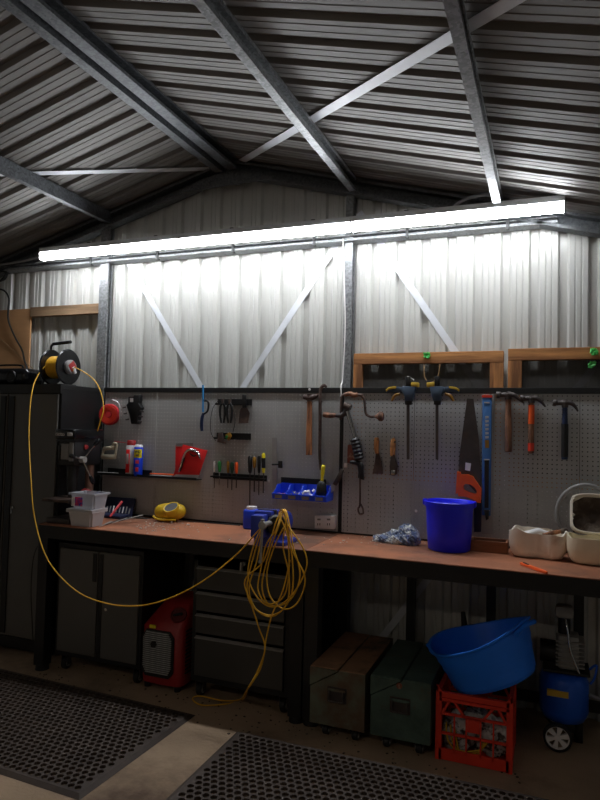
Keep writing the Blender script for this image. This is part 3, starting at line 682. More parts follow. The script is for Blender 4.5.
# ================================================================ FLOOR MATS
def rmat(x0, x1, y0, y1, label):
    t = thing('rubber_mat', label, 'mat', ((x0 + x1) / 2, (y0 + y1) / 2, 0), 'drainage mats on the floor')
    p = .0375; bw = .034; z1, z0 = .014, .0
    nx = int((x1 - x0 - 2 * bw) / p); ny = int((y1 - y0 - 2 * bw) / (p * .92)); py = (y1 - y0 - 2 * bw) / ny; b = bmesh.new()
    X0 = x0 + bw + (x1 - x0 - 2 * bw - nx * p) / 2; X1 = X0 + nx * p
    for j in range(ny):
        off = .5 * p if j % 2 else 0; cnt = nx if j % 2 == 0 else nx - 1
        cy = y0 + bw + (j + .5) * py
        for i in range(cnt):
            cx = X0 + (i + .5) * p + off; h = p / 2; k = py / 2
            O = [b.verts.new((cx + a, cy + c, z1)) for a, c in ((h, 0), (h, k), (0, k), (-h, k), (-h, 0), (-h, -k), (0, -k), (h, -k))]
            I = [b.verts.new((cx + .0156 * math.cos(q * PI / 4), cy + .0156 * math.sin(q * PI / 4), z1)) for q in range(8)]
            D = [b.verts.new((v.co.x, v.co.y, z0 + .002)) for v in I]
            for q in range(8):
                b.faces.new((O[q], O[(q + 1) % 8], I[(q + 1) % 8], I[q])); b.faces.new((I[q], I[(q + 1) % 8], D[(q + 1) % 8], D[q]))
        if j % 2:
            for c0, c1 in ((X0, X0 + h), (X1 - h, X1)):
                b.faces.new([b.verts.new((xx, yy, z1)) for xx, yy in ((c0, cy - k), (c1, cy - k), (c1, cy + k), (c0, cy + k))])
    mb = MB(); mb._merge(b); mb.build('perforated_field', 'rubber', t, smooth=0)
    mb = MB(); X1b = x1
    def ramp(a, b_, c, d): mb.grid([[a, b_], [d, c]])
    o = [V((x0, y0, .001)), V((x1, y0, .001)), V((x1, y1, .001)), V((x0, y1, .001))]
    i2 = [V((x0 + .022, y0 + .022, z1)), V((x1 - .022, y0 + .022, z1)), V((x1 - .022, y1 - .022, z1)), V((x0 + .022, y1 - .022, z1))]
    i3 = [V((X0, y0 + bw, z1)), V((X1, y0 + bw, z1)), V((X1, y1 - bw, z1)), V((X0, y1 - bw, z1))]
    for k in range(4):
        n = (k + 1) % 4; mb.grid([[o[k], o[n]], [i2[k], i2[n]]]); mb.grid([[i2[k], i2[n]], [i3[k], i3[n]]])
    mb.build('border', 'rubber', t, smooth=0)
    return t
t = rmat(-3.30, -1.765, 2.19, 3.06, 'black rubber mat full of round holes, in front of the tall cabinet and heater')
t.rotation_euler.z = -.04; t.location = t.location + V((-.005, .035, 0))
rmat(-1.47, .10, 2.12, 2.99, 'black rubber mat full of round holes, in front of the trunks and red crate')

# ================================================================ BENCH-TOP THINGS
# vise
vx = -1.46
t = thing('bench_vise', 'blue cast bench vise bolted at the front edge of the worktop', 'vise', (vx, 3.32, BT))
MB().box(vx - .04, vx + .13, 3.22, 3.42, BT, BT + .022, .006).lathe([(.075, .02), (.06, .05), (.055, .08)], (vx + .01, 3.32, BT)).build('swivel_base', 'bluevise', t)
bd = MB().box(vx - .02, vx + .075, 3.27, 3.43, BT + .06, BT + .165, .012).box(vx - .028, vx + .08, 3.235, 3.275, BT + .08, BT + .19, .006).build('fixed_jaw', 'bluevise', t)
MB().box(vx - .03, vx + .07, 3.165, 3.215, BT + .0, BT + .19, .008).box(vx - .02, vx + .055, 3.10, 3.17, BT + .055, BT + .175, .01).build('moving_jaw', 'bluevise', t)
MB().box(vx - .03, vx + .075, 3.2145, 3.2345, BT + .15, BT + .193, .002).build('jaw_plates', 'darksteel', t)
MB().lathe([(.05, .0), (.055, .01), (.055, .04), (.048, .05), (0, .05)], (vx + .085, 3.20, BT + .12), (.5, -.85, 0), 28).build('pulley_boss', 'black', t)
MB().lathe([(.06, 0), (.06, .05), (.05, .055), (0, .055)], (vx + .05, 3.33, BT + .12), (1, -.3, 0), 28).build('side_drum', 'bluevise', t)
sc = on_y(263.5, 525, 3.06)
s = MB().cyl((sc.x, 3.04, sc.z), (sc.x, 3.16, sc.z), .014).lathe([(0, 0), (.02, .002), (.024, .014), (.02, .028), (0, .03)], (sc.x, 3.035, sc.z), (0, 1, 0)).build('screw', 'steel', t)
MB().cyl((sc.x, 3.048, sc.z + .02), (sc.x - .005, 3.045, sc.z - .185), .0065).lathe([(0, -.008), (.010, -.006), (.010, .006), (0, .008)], (sc.x - .005, 3.045, sc.z - .188), seg=12).lathe([(0, -.008), (.010, -.006), (.010, .006), (0, .008)], (sc.x, 3.048, sc.z + .025), seg=12).build('turning_bar', 'steel', s)
# yellow extension cord (from reel to vise, coil over the vise, tail on the floor)
def P(px, py, y): return on_y(px, py, y)
pts = [RC + V((-.02, -.05, .05)), P(40, 372, 3.46), P(32, 392, 3.34), P(29, 430, 3.25), P(31, 480, 3.14), P(35, 520, 3.10), P(48, 560, 3.06), P(75, 590, 3.05), P(105, 603, 3.05), P(135, 606, 3.06), P(165, 600, 3.07), P(200, 583, 3.08), P(235, 556, 3.09), P(258, 531, 3.10),
       P(262, 528, 3.085), P(254, 555, 3.07), P(247, 585, 3.06), P(251, 604, 3.055), P(266, 616, 3.05), P(279, 613, 3.05), P(291, 596, 3.055), P(293, 570, 3.06), P(289, 535, 3.07), P(284, 511, 3.10),
       P(279, 514, 3.13), P(285, 528, 3.065), P(293, 552, 3.055), P(305, 578, 3.05), P(298, 602, 3.045), P(284, 609, 3.045), P(270, 596, 3.05), P(267, 572, 3.06), P(275, 545, 3.065), P(286, 522, 3.075), P(285.5, 511, 3.11),
       P(283, 515, 3.14), P(291, 530, 3.06), P(302, 546, 3.05), P(307, 563, 3.045), P(300, 583, 3.04), P(287, 600, 3.04), P(272, 607, 3.04), P(257, 597, 3.045), P(248, 575, 3.05), P(253, 548, 3.055), P(262, 529, 3.08), P(257, 560, 3.055), P(249, 588, 3.05), P(256, 609, 3.045), P(273, 615, 3.045), P(287, 603, 3.045), P(289, 575, 3.05), P(283, 545, 3.055), P(287, 515, 3.10), P(283, 511, 3.13), P(279, 525, 3.06), P(270, 550, 3.05), P(262, 585, 3.045), P(270, 605, 3.04), P(290, 600, 3.04), P(300, 575, 3.04), P(293, 545, 3.05), P(287, 513, 3.11), P(282, 512, 3.13), P(276, 530, 3.06),
       P(266, 545, 3.06), P(261, 568, 3.05), P(258, 590, 3.045), P(268, 604, 3.04), P(284, 596, 3.045), P(289, 570, 3.05), P(288, 540, 3.06), P(284, 512, 3.115),
       P(276, 522, 3.07), P(264, 560, 3.045), P(245, 580, 3.035), P(251, 603, 3.03), P(259, 628, 3.03), P(265, 648, 3.03), P(258, 670, 3.03), P(248, 688, 3.03)]
pts = [V(p) for p in pts] + [on_z(243, 699, .006), on_z(225, 704, .006), on_z(202, 705, .006), on_z(192.5, 699, .006), on_z(200, 696, .006), on_z(222, 700.5, .018), on_z(240, 699.5, .012), P(247, 690, 3.045), P(259, 672, 3.04), P(264, 655, 3.035), P(266, 640, 3.04), P(272, 615, 3.04), P(283, 590, 3.045), P(290, 560, 3.05)]
cable('extension_cord', pts, .0038, 'cord', 'long yellow extension cord from reel to vise, coiled there and trailing on the floor', 'cord', 7, 7)
pts = [RC + V((.118, -.01, -.03)), RC + V((.17, -.04, -.01)), P(92, 378, 3.5), P(100, 390, 3.45), P(103.5, 408, 3.42), P(100, 422, 3.40), P(97.5, 431, 3.40)]
cable('power_cord', pts, .0038, 'cord', 'yellow power cord arching from the reel hub down to the drill press', 'cord', 8, 7)
cable('hanging_cable', [P(37.5, 546, 3.16), P(33, 560, 3.16), P(31, 590, 3.16), P(32, 620, 3.16), P(33, 640, 3.18)], .003, 'cable', 'thin black cable dangling in front of the tall cabinet beside the bench leg', 'cable')
# blue jug
c = on_z(252, 527.5, BT); c.y = 3.68; c.x = on_y(252, 527, 3.68).x
t = thing('plastic_jug', 'small blue plastic bottle with white cap standing left of and behind the vise', 'bottle', c)
MB().box(c.x - .05, c.x + .05, c.y - .04, c.y + .04, BT, BT + .125, .016, seg=4).build('bottle_body', 'bluejug', t)
MB().cyl(c + V((-.005, 0, .12)), c + V((-.005, 0, .14)), .034).build('cap', 'white', t)
# drill press
t = thing('drill_press', 'black bench drill press standing at the left end of the workbench', 'drill press', (-2.88, 3.42, BT))
MB().box(-2.985, -2.80, 3.24, 3.56, BT, BT + .035, .006).build('base', 'darksteel', t)
MB().cyl((-2.87, 3.50, BT + .035), (-2.87, 3.50, 1.45), .028).build('column', 'bronze', t)
tbl = MB().box(-3.005, -2.80, 3.22, 3.46, 1.045, 1.063, .003).cyl((-2.87, 3.50, 1.0), (-2.87, 3.50, 1.09), .045).box(-2.9, -2.84, 3.40, 3.5, 1.02, 1.06).build('table', 'rust', t)
h = MB().box(-2.96, -2.83, 3.30, 3.56, 1.270, 1.435, .012).cyl((-2.90, 3.37, 1.090), (-2.90, 3.37, 1.270), .032, .04).build('head', 'black', t)
MB().box(-2.98, -2.82, 3.28, 3.58, 1.440, 1.505, .012).box(-2.97, -2.825, 3.29, 3.57, 1.425, 1.442).build('belt_cover', 'blackgloss', t)
MB().box(-2.935, -2.875, 3.294, 3.301, 1.310, 1.410, .002).box(-2.872, -2.838, 3.296, 3.301, 1.300, 1.420, .002).build('faceplate', 'grey', h)
MB().box(-2.957, -2.939, 3.292, 3.301, 1.300, 1.400, .002).build('switch_box', 'blackgloss', h)
MB().lathe([(0, .014), (.014, .012), (.016, 0)], (-2.827, 3.40, 1.390), (1, -.5, 0), 16).build('stop_button', 'redheat', h)
sp = MB()
hc = V((-2.815, 3.36, 1.310)); sp.cyl(hc + V((-.03, 0, 0)), hc + V((.02, 0, 0)), .02)
sp = sp.build('feed_hub', 'steel', t)
for a in (.9, 2.95, 5.1):
    d = V((.25, math.cos(a), math.sin(a))).normalized(); MB().tube([hc, hc + d * .13], .006).build('feed_spoke', 'chrome', sp)
    MB().tube([hc + d * .12, hc + d * .135, hc + d * .155, hc + d * .175], [.010, .013, .015, .010], 12).build('feed_knob', 'blackgloss', sp)
MB().cyl((-2.90, 3.37, 1.02), (-2.90, 3.37, 1.095), .02, .026).build('chuck', 'darksteel', h)
MB().lathe([(0, .03), (.03, .025), (.045, 0), (0, -.01)], (-2.83, 3.42, 1.075), (.4, -1, 0), 24).build('red_guard', 'redheat', t)
text('ozito', .036, 'paper', t, (-2.935, 3.2785, 1.472), (1, 0, 0), (0, 0, 1), 'brand_lettering', bold=.0005)
MB().box(-2.875, -2.835, 3.276, 3.281, 1.462, 1.483, .001).build('name_plate', 'paper', t)
# tubs
def tub(x0, x1, y0, y1, z0, h, m, label, lid=False):
    t = thing('plastic_tub', label, 'container', ((x0 + x1) / 2, (y0 + y1) / 2, z0), 'stacked plastic tubs')
    b = bmesh.new(); tp = .012; w = .003
    def ring(o, z): return [b.verts.new(p) for p in ((x0 + o, y0 + o, z), (x1 - o, y0 + o, z), (x1 - o, y1 - o, z), (x0 + o, y1 - o, z))]
    L = [ring(tp, z0 + .001), ring(0, z0 + h - .012), ring(-.006, z0 + h - .012), ring(-.006, z0 + h), ring(w, z0 + h), ring(tp + w, z0 + .005)]
    for A, B in zip(L, L[1:]):
        for k in range(4): b.faces.new((A[k], A[(k + 1) % 4], B[(k + 1) % 4], B[k]))
    b.faces.new(L[0][::-1]); b.faces.new(L[-1])
    bmesh.ops.bevel(b, geom=[e for e in b.edges if abs(e.verts[0].co.z - e.verts[1].co.z) > .02], offset=.012, segments=3, affect='EDGES')
    mb = MB(); mb._merge(b); mb.build('tub_wall', m, t, smooth=40)
    return t
t = tub(-2.79, -2.605, 3.21, 3.35, BT + .001, .098, 'frost', 'frosted plastic tub directly on the bench, under the stickered tub')
MB().box(-2.797, -2.598, 3.203, 3.357, BT + .1, BT + .108, .003).build('lid', 'frost', t)
mb = MB()
for k in range(9):
    x = -2.765 + random.random() * .12; y = 3.23 + random.random() * .10; mb.box(x, x + .02, y, y + .015, BT + .008, BT + .03 + random.random() * .03, .003)
mb.build('small_parts', 'grey', t)
t = tub(-2.775, -2.59, 3.21, 3.35, BT + .109, .098, 'clear', 'clear plastic tub with a printed sticker, stacked on the frosted tub')
MB().box(-2.735, -2.68, 3.209, 3.2125, BT + .128, BT + .182).build('sticker', 'stickerpink', t, smooth=0)
MB().box(-2.76, -2.737, 3.209, 3.2125, BT + .125, BT + .18).build('price_tag', 'white', t, smooth=0)
# navy case with bits
c = on_z(120, 519, BT)
t = thing('bit_case', 'open navy drill bit case leaning at the back behind the tubs', 'case', (-2.80, 3.70, BT))
rot = Matrix.Translation((-2.80, 3.70, BT)) @ Matrix.Rotation(-.35, 4, 'X')
MB().box(-.135, .125, 0, .02, .002, .135, .004, rot).build('lid', 'bluecase', t)
tr = MB().box(-.13, .12, -.11, -.0, .002, .022, .004, Matrix.Translation((-2.80, 3.70, BT))).build('tray', 'bluecase', t)
for k in range(9):
    MB().cyl(rot @ V((-.11 + k * .027, -.004, .025)), rot @ V((-.11 + k * .027, -.004, .06 + .004 * (k % 4))), .004, seg=8).build('drill_bit', 'greyalu' if k % 3 else 'white', t)
tag(MB().tube([(-2.73, 3.55, BT + .02), (-2.72, 3.66, BT + .11)], [.007, .009], 8).build('marker_pen', 'redreel'), 'slim red pen leaning on the navy drill bit case', 'pen')
G = 'metal offcuts beside the tubs'
for k in range(5):
    a = V((-2.59 + .015 * k, 3.25 + .045 * k, BT + .0005 + .007 * k)); d = V((-.02 + .012 * k, .16, .012))
    mb = MB(); n = V((-d.y, d.x, 0)).normalized() * .009; mb.prism([a - n, a + d - n, a + d + n, a - n], (0, 0, .005), .001)
    tag(mb.build('metal_strip', ('steel', 'darksteel')[k % 2]), 'flat metal strip in the pile of strips right of the plastic tubs', 'metal strip', G)
cable('black_hose', [P(108, 514, 3.70), P(122, 517, 3.68), P(140, 518, 3.69), P(160, 521, 3.72), P(200, 522.5, 3.75), P(240, 525.5, 3.76)], .0065, 'cable', 'black cable lying along the foot of the pegboard behind the yellow container', 'cable')
# yellow container
t = thing('yellow_container', 'rounded yellow plastic container lying by the pegboard with a dark round opening', 'container', (-2.36, 3.70, BT))
pts = []
b = bmesh.new(); bmesh.ops.create_uvsphere(b, u_segments=32, v_segments=18, radius=1)
for v in b.verts:
    f = abs(v.co.x) ** .2
    v.co = V((math.copysign(abs(v.co.x) ** .8, v.co.x) * .115, v.co.y * .06, math.copysign(abs(v.co.z) ** .85, v.co.z) * .058 + (.012 if v.co.x > 0 else -.004) * abs(v.co.x)))
bmesh.ops.translate(b, vec=(-2.36, 3.70, BT + .06), verts=b.verts); mb = MB(); mb._merge(b); mb.build('shell', 'yellow', t, smooth=60)
oa = V((.1, -.62, .78)); oc = V((-2.322, 3.660, BT + .082))
MB().lathe([(.056, -.02), (.056, .022), (.052, .028), (.044, .026), (.042, .008)], oc, oa, 32, 1, .8).build('opening_rim', 'yellow', t, smooth=60)
MB().lathe([(0, .023), (.044, .025)], oc, oa, 32, 1, .8).build('opening_shade', 'black', t, smooth=60)  # black disc closing the rim, stands in for the shade inside
MB().tube(spline([(-2.465, 3.66, BT + .03), (-2.42, 3.635, BT + .018), (-2.36, 3.63, BT + .016), (-2.28, 3.64, BT + .02)]), .007).build('moulded_rib', 'yellow', t, smooth=60)
# litter on bench: stuff
mb = MB()
for k in range(150):
    if k < 70: px, py = random.gauss(168, 18), random.gauss(526, 3)
    elif k < 120: px, py = random.gauss(380, 22), random.gauss(540, 2.5)
    else: px, py = random.uniform(80, 420), random.uniform(530, 545)
    q = on_z(px, py, BT)
    if not (BF + .01 < q.y < PY - .02 and -2.9 < q.x < .4): continue
    s = random.uniform(.002, .006) * (1.6 if k % 9 == 0 else 1)
    mb.box(-s, s, -s * .6, s * .6, 0, s * .6, 0, Matrix.Translation((q.x, q.y, BT + .0003)) @ Matrix.Rotation(random.random() * 3, 4, 'Z'))
tag(mb.build('shavings', 'litter', smooth=0), 'pale shavings and crumbs scattered over the rusty worktop', 'shavings', kind='stuff')
mb = MB()
for k in range(260):
    q = V((random.uniform(-3.0, -.1), random.uniform(2.95, 3.5), 0)); s = random.uniform(.002, .006)
    mb.box(-s, s, -s * .7, s * .7, 0, s * .6, 0, Matrix.Translation((q.x, q.y, .0006)) @ Matrix.Rotation(random.random() * 3, 4, 'Z'))
tag(mb.build('floor_grit', 'soil', smooth=0), 'dark and pale grit scattered on the concrete along the bench', 'grit', kind='stuff')
# rag
def rag(cx, cy, z, parts, label, name):
    mb = MB()
    for k, (dx, dy, dz, rx, ry, rz) in enumerate(parts):
        b = bmesh.new(); bmesh.ops.create_icosphere(b, subdivisions=5, radius=1)
        for v in b.verts:
            c = v.co.copy(); f = 1 + .22 * math.sin(c.x * 6 + k * 2.1 + 2 * c.z) * math.sin(c.y * 5 + k) + .15 * abs(math.sin(c.z * 8 + c.x * 9 + k)) - .12 * abs(math.sin(c.y * 13 - c.x * 7 + 3 * k))
            v.co = V((cx + dx + c.x * rx * f, cy + dy + c.y * ry * f, max(z, z + dz + c.z * rz * f)))
        mb._merge(b)
    return tag(mb.build(name, 'cloth', smooth=50), label, 'cloth')
rag(-.80, 3.66, BT + .0005, [(-.09, 0, .012, .06, .05, .025), (-.02, .02, .03, .06, .05, .035), (.05, .01, .045, .055, .06, .05), (.07, -.04, .03, .05, .045, .04), (0, -.04, .015, .06, .035, .03), (.03, .03, .07, .035, .035, .03)], 'crumpled blue and white rag beside the blue bucket', 'rag')
# bucket
c = V((-.508, 3.575, BT))
t = thing('bucket', 'bright blue plastic bucket standing on the worktop', 'bucket', c)
MB().lathe([(0, .002), (.104, .002), (.112, .008), (.119, .10), (.126, .235), (.134, .235), (.136, .262), (.131, .266), (.124, .26), (.115, .10), (.108, .012), (0, .010)], c, seg=48).build('bucket_wall', 'blue', t, smooth=50)
for s in (-1, 1): MB().box(c.x + s * .132 - .010, c.x + s * .132 + .010, c.y - .025, c.y + .02, c.z + .238, c.z + .270, .005).build('handle_ear', 'blue', t)
# wooden box
t = thing('wooden_box', 'small open brown wooden box between the bucket and the white containers', 'box', (-.30, 3.65, BT))
x0, x1, y0, y1, h = -.40, -.205, 3.59, 3.70, .062
for nm, bx_ in (('front', (x0, x1, y0, y0 + .01)), ('back', (x0, x1, y1 - .01, y1)), ('end', (x0, x0 + .01, y0 + .01, y1 - .01)), ('end', (x1 - .01, x1, y0 + .01, y1 - .01))):
    MB().box(*bx_, BT + .001, BT + h, .001).build('side_board', 'boxwood', t, smooth=0)
MB().box(x0 + .01, x1 - .01, y0 + .01, y1 - .01, BT + .001, BT + .009).build('bottom_board', 'boxwood', t, smooth=0)
# white cut-open containers
def cutbox(cx, cy, z, sx, sy, h, name, m, label, open_dir=None, wav=.012, tilt=None, lump=0, seed=1, grp=None, e=.55):
    rnd = random.Random(seed); b = bmesh.new(); N = 48; levels = [(.62, 0), (.82, .006), (.93, .03), (.98, .06), (1.0, h * .6), (.99, h)]
    def pt(a, s, z_, k):
        c_, s_ = math.cos(a), math.sin(a)
        x = math.copysign(abs(c_) ** e, c_) * sx * s; y = math.copysign(abs(s_) ** e, s_) * sy * s
        x *= 1; y *= 1 - lump * math.exp(-(x / (sx * .28)) ** 2) * .35
        return x, y
    rings = []
    for s, zz in levels:
        r = []
        for k in range(N):
            a = 2 * PI * k / N; x, y = pt(a, s, zz, k)
            dz = wav * (math.sin(3 * a + seed) + .5 * math.sin(7 * a + 2 * seed)) if zz == h else 0
            r.append(b.verts.new((x, y, zz + dz)))
        rings.append(r)
    inner = []
    for s, zz in ((.94, h), (.94, h * .5), (.88, .045), (.7, .014)):
        r = []
        for k in range(N):
            a = 2 * PI * k / N; x, y = pt(a, s, zz, k)
            dz = wav * (math.sin(3 * a + seed) + .5 * math.sin(7 * a + 2 * seed)) if zz == h else 0
            r.append(b.verts.new((x, y, zz + dz)))
        inner.append(r)
    L = rings + inner
    for A, B in zip(L, L[1:]):
        for k in range(N): b.faces.new((A[k], A[(k + 1) % N], B[(k + 1) % N], B[k]))
    b.faces.new(rings[0][::-1]); b.faces.new(inner[-1])
    mt = Matrix.Translation((cx, cy, z)) @ (tilt or Matrix.Identity(4))
    mb = MB(); mb._merge(b, mt)
    t = thing(name, label, 'container', (cx, cy, z), grp)
    mb.build('container_wall', m, t, smooth=60)
    return t, mt
t, mt = cutbox(-.055, 3.60, BT + .001, .145, .085, .135, 'cut_container', 'offwhite', 'cut-down off-white plastic container next to the wooden box', lump=1, seed=2, grp='cut-open plastic containers')
mb = MB(); mb.tube([(-.15, 3.60, BT + .05), (-.11, 3.61, BT + .11), (-.05, 3.62, BT + .13), (.0, 3.62, BT + .12)], [.02, .022, .02, .012], 12); mb.build('crumpled_liner', 'white', t, smooth=60)
t2 = thing('old_brush', 'old brush with wooden handle lying in the off-white container', 'brush', (.03, 3.6, BT + .09))
MB().tube([(-.03, 3.585, BT + .118), (.02, 3.60, BT + .132), (.055, 3.61, BT + .14)], [.008, .012, .010], 10).build('handle', 'handle', t2, smooth=60)
MB().tube([(.055, 3.61, BT + .14), (.07, 3.615, BT + .143), (.085, 3.62, BT + .145)], [.013, .016, .014], 10).build('brush_head', 'soil', t2, smooth=60)
t, mt = cutbox(.245, 3.56, BT + .001, .165, .09, .135, 'cut_container', 'cream', 'cream plastic container cut open at the right end of the bench', lump=0, seed=5, wav=.008, grp='cut-open plastic containers')
t, mt = cutbox(.315, 3.745, BT + .205, .215, .105, .10, 'cut_container', 'offwhite', 'residue-crusted container propped up behind the cream one, opening forwards', tilt=Matrix.Rotation(1.2, 4, 'X'), seed=4, wav=.002, e=.32, grp='cut-open plastic containers')
b = bmesh.new(); bmesh.ops.create_grid(b, x_segments=24, y_segments=14, size=1)
for v in b.verts: v.co = V((v.co.x * .20, v.co.y * .096, .05 + .006 * math.sin(v.co.x * 9) * math.cos(v.co.y * 7) + random.uniform(-.003, .003)))
mb = MB(); mb._merge(b, mt); mb.build('crusted_residue', 'soil', t, smooth=60)
# grey hoop
hp = [on_y(585 + 28 * math.cos(a), 513 - 28 * math.sin(a) , 3.74 + .0 * math.cos(a)) for a in [k * PI / 20 for k in range(-6, 27)]]
t = tag(MB().tube(hp, .0115, 10).build('grey_hoop', 'grey', smooth=60), 'grey plastic hoop standing behind the cream container', 'hoop')
# orange knife
a = on_z(521, 562, BT + .012); c = on_z(547, 571.5, BT + .012)
t = thing('utility_knife', 'orange utility knife at the front edge of the worktop', 'knife', V(((a.x + c.x) / 2, (a.y + c.y) / 2, BT)))
d = (c - a).normalized(); n = V((-d.y, d.x, 0))
MB().prism([a - n * .008, a - n * .011 + d * .03, a + (c - a) * .8 - n * .013, c - n * .006, c + n * .006, a + (c - a) * .8 + n * .012, a + n * .010], (0, 0, -.0115), .003).build('handle', 'orange', t)
MB().prism([a + d * .02 - n * .004, a + d * .065 - n * .004, a + d * .065 + n * .004, a + d * .02 + n * .004], (0, 0, .0035), .001).build('slider', 'black', t)

# ================================================================ THINGS ON THE PEGBOARD
def sc(px, y=PY):                                   # metres per pixel at that column of the board
    return (on_y(px, 431, y) - on_y(px, 430, y)).length
def hang(name, label, cat, px, py, group=None):
    p = on_y(px, py, PY); return thing(name, label, cat, (p.x, PY - .01, p.z), group)
def pt(px, py, off=.02): return on_y(px, py, PY - off)
def T(mb, px, r, off=.02, seg=10, n=6, sx=1.0):
    pts = [pt(a[0], a[1], a[2] if len(a) > 2 else off) for a in px]
    rr = r
    if n > 1 and len(pts) > 2:
        if isinstance(r, (list, tuple)):
            rr = []
            for i in range(len(r) - 1): rr += [r[i] + (r[i + 1] - r[i]) * k / n for k in range(n)]
            rr.append(r[-1])
        pts = spline(pts, n)
    return mb.tube(pts, rr, seg, sx=sx)
def hook(p, px, py, off=.03):
    MB().tube([on_y(px, py, PY + .002), pt(px, py, off), pt(px, py - 1.2, off + .002)], .002, 6).build('peg_hook', 'darksteel', p)
# red string reel
t = hang('string_reel', 'round red string line reel hanging at the top left of the pegboard', 'reel', 109, 424)
c = pt(109.5, 414.5, .03)
MB().lathe([(0, .022), (.02, .022), (.024, .014), (.05, .020), (.072, .016), (.076, .008), (.076, -.008), (.07, -.016), (0, -.016)], c, (.25, -1, 0), 36).build('drum', 'redreel', t)
mb = MB()
for k in range(6): mb.tube([c + V((.25, -1, 0)).normalized() * .02 + V(((.03 + .006 * k) * math.cos(a * PI / 10), (.03 + .006 * k) * .25 * math.cos(a * PI / 10), (.03 + .006 * k) * math.sin(a * PI / 10))) for a in range(20)], .0025, 5, True)
mb.build('wound_string', 'redcrate', t, smooth=60)
mb = MB(); T(mb, [(112, 400), (117, 402), (119.5, 407), (119.5, 420), (118, 438)], [.005, .006, .006, .002, .0015], .02); mb.build('hanging_loop', 'paper', t, smooth=60)
hook(t, 112, 399)
# chalk line grey holder
t = hang('hanging_bracket', 'pale grey open plastic frame hanging under the red reel', 'bracket', 110, 458)
mb = MB(); o = [(104, 448), (112, 447), (114, 443), (117, 444), (115, 458), (102, 458)]
for a, c_ in zip(o, o[1:] + o[:1]): T(mb, [a, c_], .0095, .02, 8, 1)
mb.build('frame', 'cream', t, smooth=50)
MB().pxp([(103, 447), (114, 446), (113, 450), (103, 450.5)], PY - .03, .02, .002).pxp([(102, 454.5), (115, 454.5), (115, 459), (102, 459)], PY - .03, .02, .002).build('cross_bar', 'cream', t)
# black driver holder
t = hang('bit_holder', 'black plastic tool holder bristling with bits right of the red reel', 'tool holder', 134, 425)
MB().pxp([(128, 396.5), (133.5, 396.5), (133.5, 395), (139, 395), (139, 400), (138, 403), (141, 408), (138, 412), (137, 424), (131, 424), (129, 414), (126, 405), (128, 403)], PY - .05, .045, .004).build('holder_body', 'black', t)
MB().pxp([(130, 398), (133, 398), (133, 402), (130, 402)], PY - .052, .004).build('label', 'paper', t)
for px, py, d in ((126, 407, -1), (127, 413, -1), (129, 419, -1), (140, 411, 1), (139, 416, 1), (138, 421, 1)):
    mb = MB(); mb.tube([on_y(px, py, PY - .04), on_y(px + d * 3.5, py + .8, PY - .05)], [.006, .005], 8); mb.build('bit', 'darksteel', t)
# lower left shelf
sh = hang('wall_shelf', 'narrow black shelf with raised back on the left of the pegboard', 'shelf', 150, 480)
a = on_y(94, 474, PY); bq = on_y(202, 478, PY)
zs = 1.19
MB().box(-3.0 + .02, bq.x, PY - .075, PY - .001, zs - .004, zs, .001).box(-3.0 + .02, bq.x, PY - .075, PY - .072, zs, zs + .012).build('tray', 'black', sh, smooth=0)
MB().box(on_y(108, 474, PY).x, on_y(152, 474, PY).x, PY - .004, PY - .001, zs, zs + .04).build('back_lip', 'black', sh, smooth=0)
# spray cans
def can(px, r, h, mbody, mcap, label, hc, y, lab):
    c = on_y(px, 470, y); c.z = zs + .001; c.y = y
    t = thing('spray_can', label, 'spray can', c, 'spray cans on the left shelf')
    MB().lathe([(0, 0), (r - .002, 0), (r, .004), (r, h), (r - .006, h + .008), (r - .012, h + .012)], c, seg=28).build('can', mbody, t, smooth=50)
    MB().lathe([(r - .003, h + .004), (r - .003, h + hc - .006), (r - .008, h + hc), (0, h + hc)], c, seg=28).build('cap', mcap, t, smooth=50)
    return t, c
t, c = can(130.5, .033, .205, 'paper', 'redheat', 'white spray can with a broad red cap on the left shelf', .04, PY - .040, 0)
MB().box(c.x - .018, c.x + .012, c.y - .0345, c.y - .026, c.z + .02, c.z + .18, .002).build('printed_panel', 'red', t)
MB().box(c.x - .014, c.x + .006, c.y - .0355, c.y - .033, c.z + .08, c.z + .15, .001).build('printed_patch', 'paper', t)
t, c = can(138, .031, .195, 'bluejug', 'white', 'blue and yellow spray can with a small white nozzle on the left shelf', .02, PY - .046, 0)
d = V((.36, -.93, 0)).normalized(); s_ = V((.93, .36, 0)).normalized()
mb = MB(); mb.lathe([(.0313, .125), (.0318, .127), (.0318, .182), (.0313, .184)], c, seg=36); 
mb.b.faces.ensure_lookup_table()
bmesh.ops.delete(mb.b, geom=[v for v in mb.b.verts if (v.co - c).to_2d().normalized().dot(d.to_2d()) < .45], context='VERTS')
mb.build('yellow_badge', 'brightyellow', t, smooth=60)
text('WD', .024, 'bluecase', t, c + d * .0328 + V((0, 0, .166)), s_, (0, 0, 1), 'lettering', bold=.0006)
text('40', .022, 'bluecase', t, c + d * .0328 + V((0, 0, .142)), s_, (0, 0, 1), 'lettering', bold=.0006)
MB().box(-.012, .012, -.0318, -.030, .085, .11, .0005, Matrix.Translation(c) @ Matrix.Rotation(.37, 4, 'Z')).box(-.01, .01, -.0318, -.030, .03, .06, .0005, Matrix.Translation(c) @ Matrix.Rotation(.37, 4, 'Z')).build('printed_panel', 'redreel', t)
# straw
tag(MB().tube([pt(114, 441.5, .035), pt(132, 443.5, .045)], .0022, 6).build('spray_straw', 'redreel'), 'thin red straw sticking out left of the red-capped spray can', 'straw')
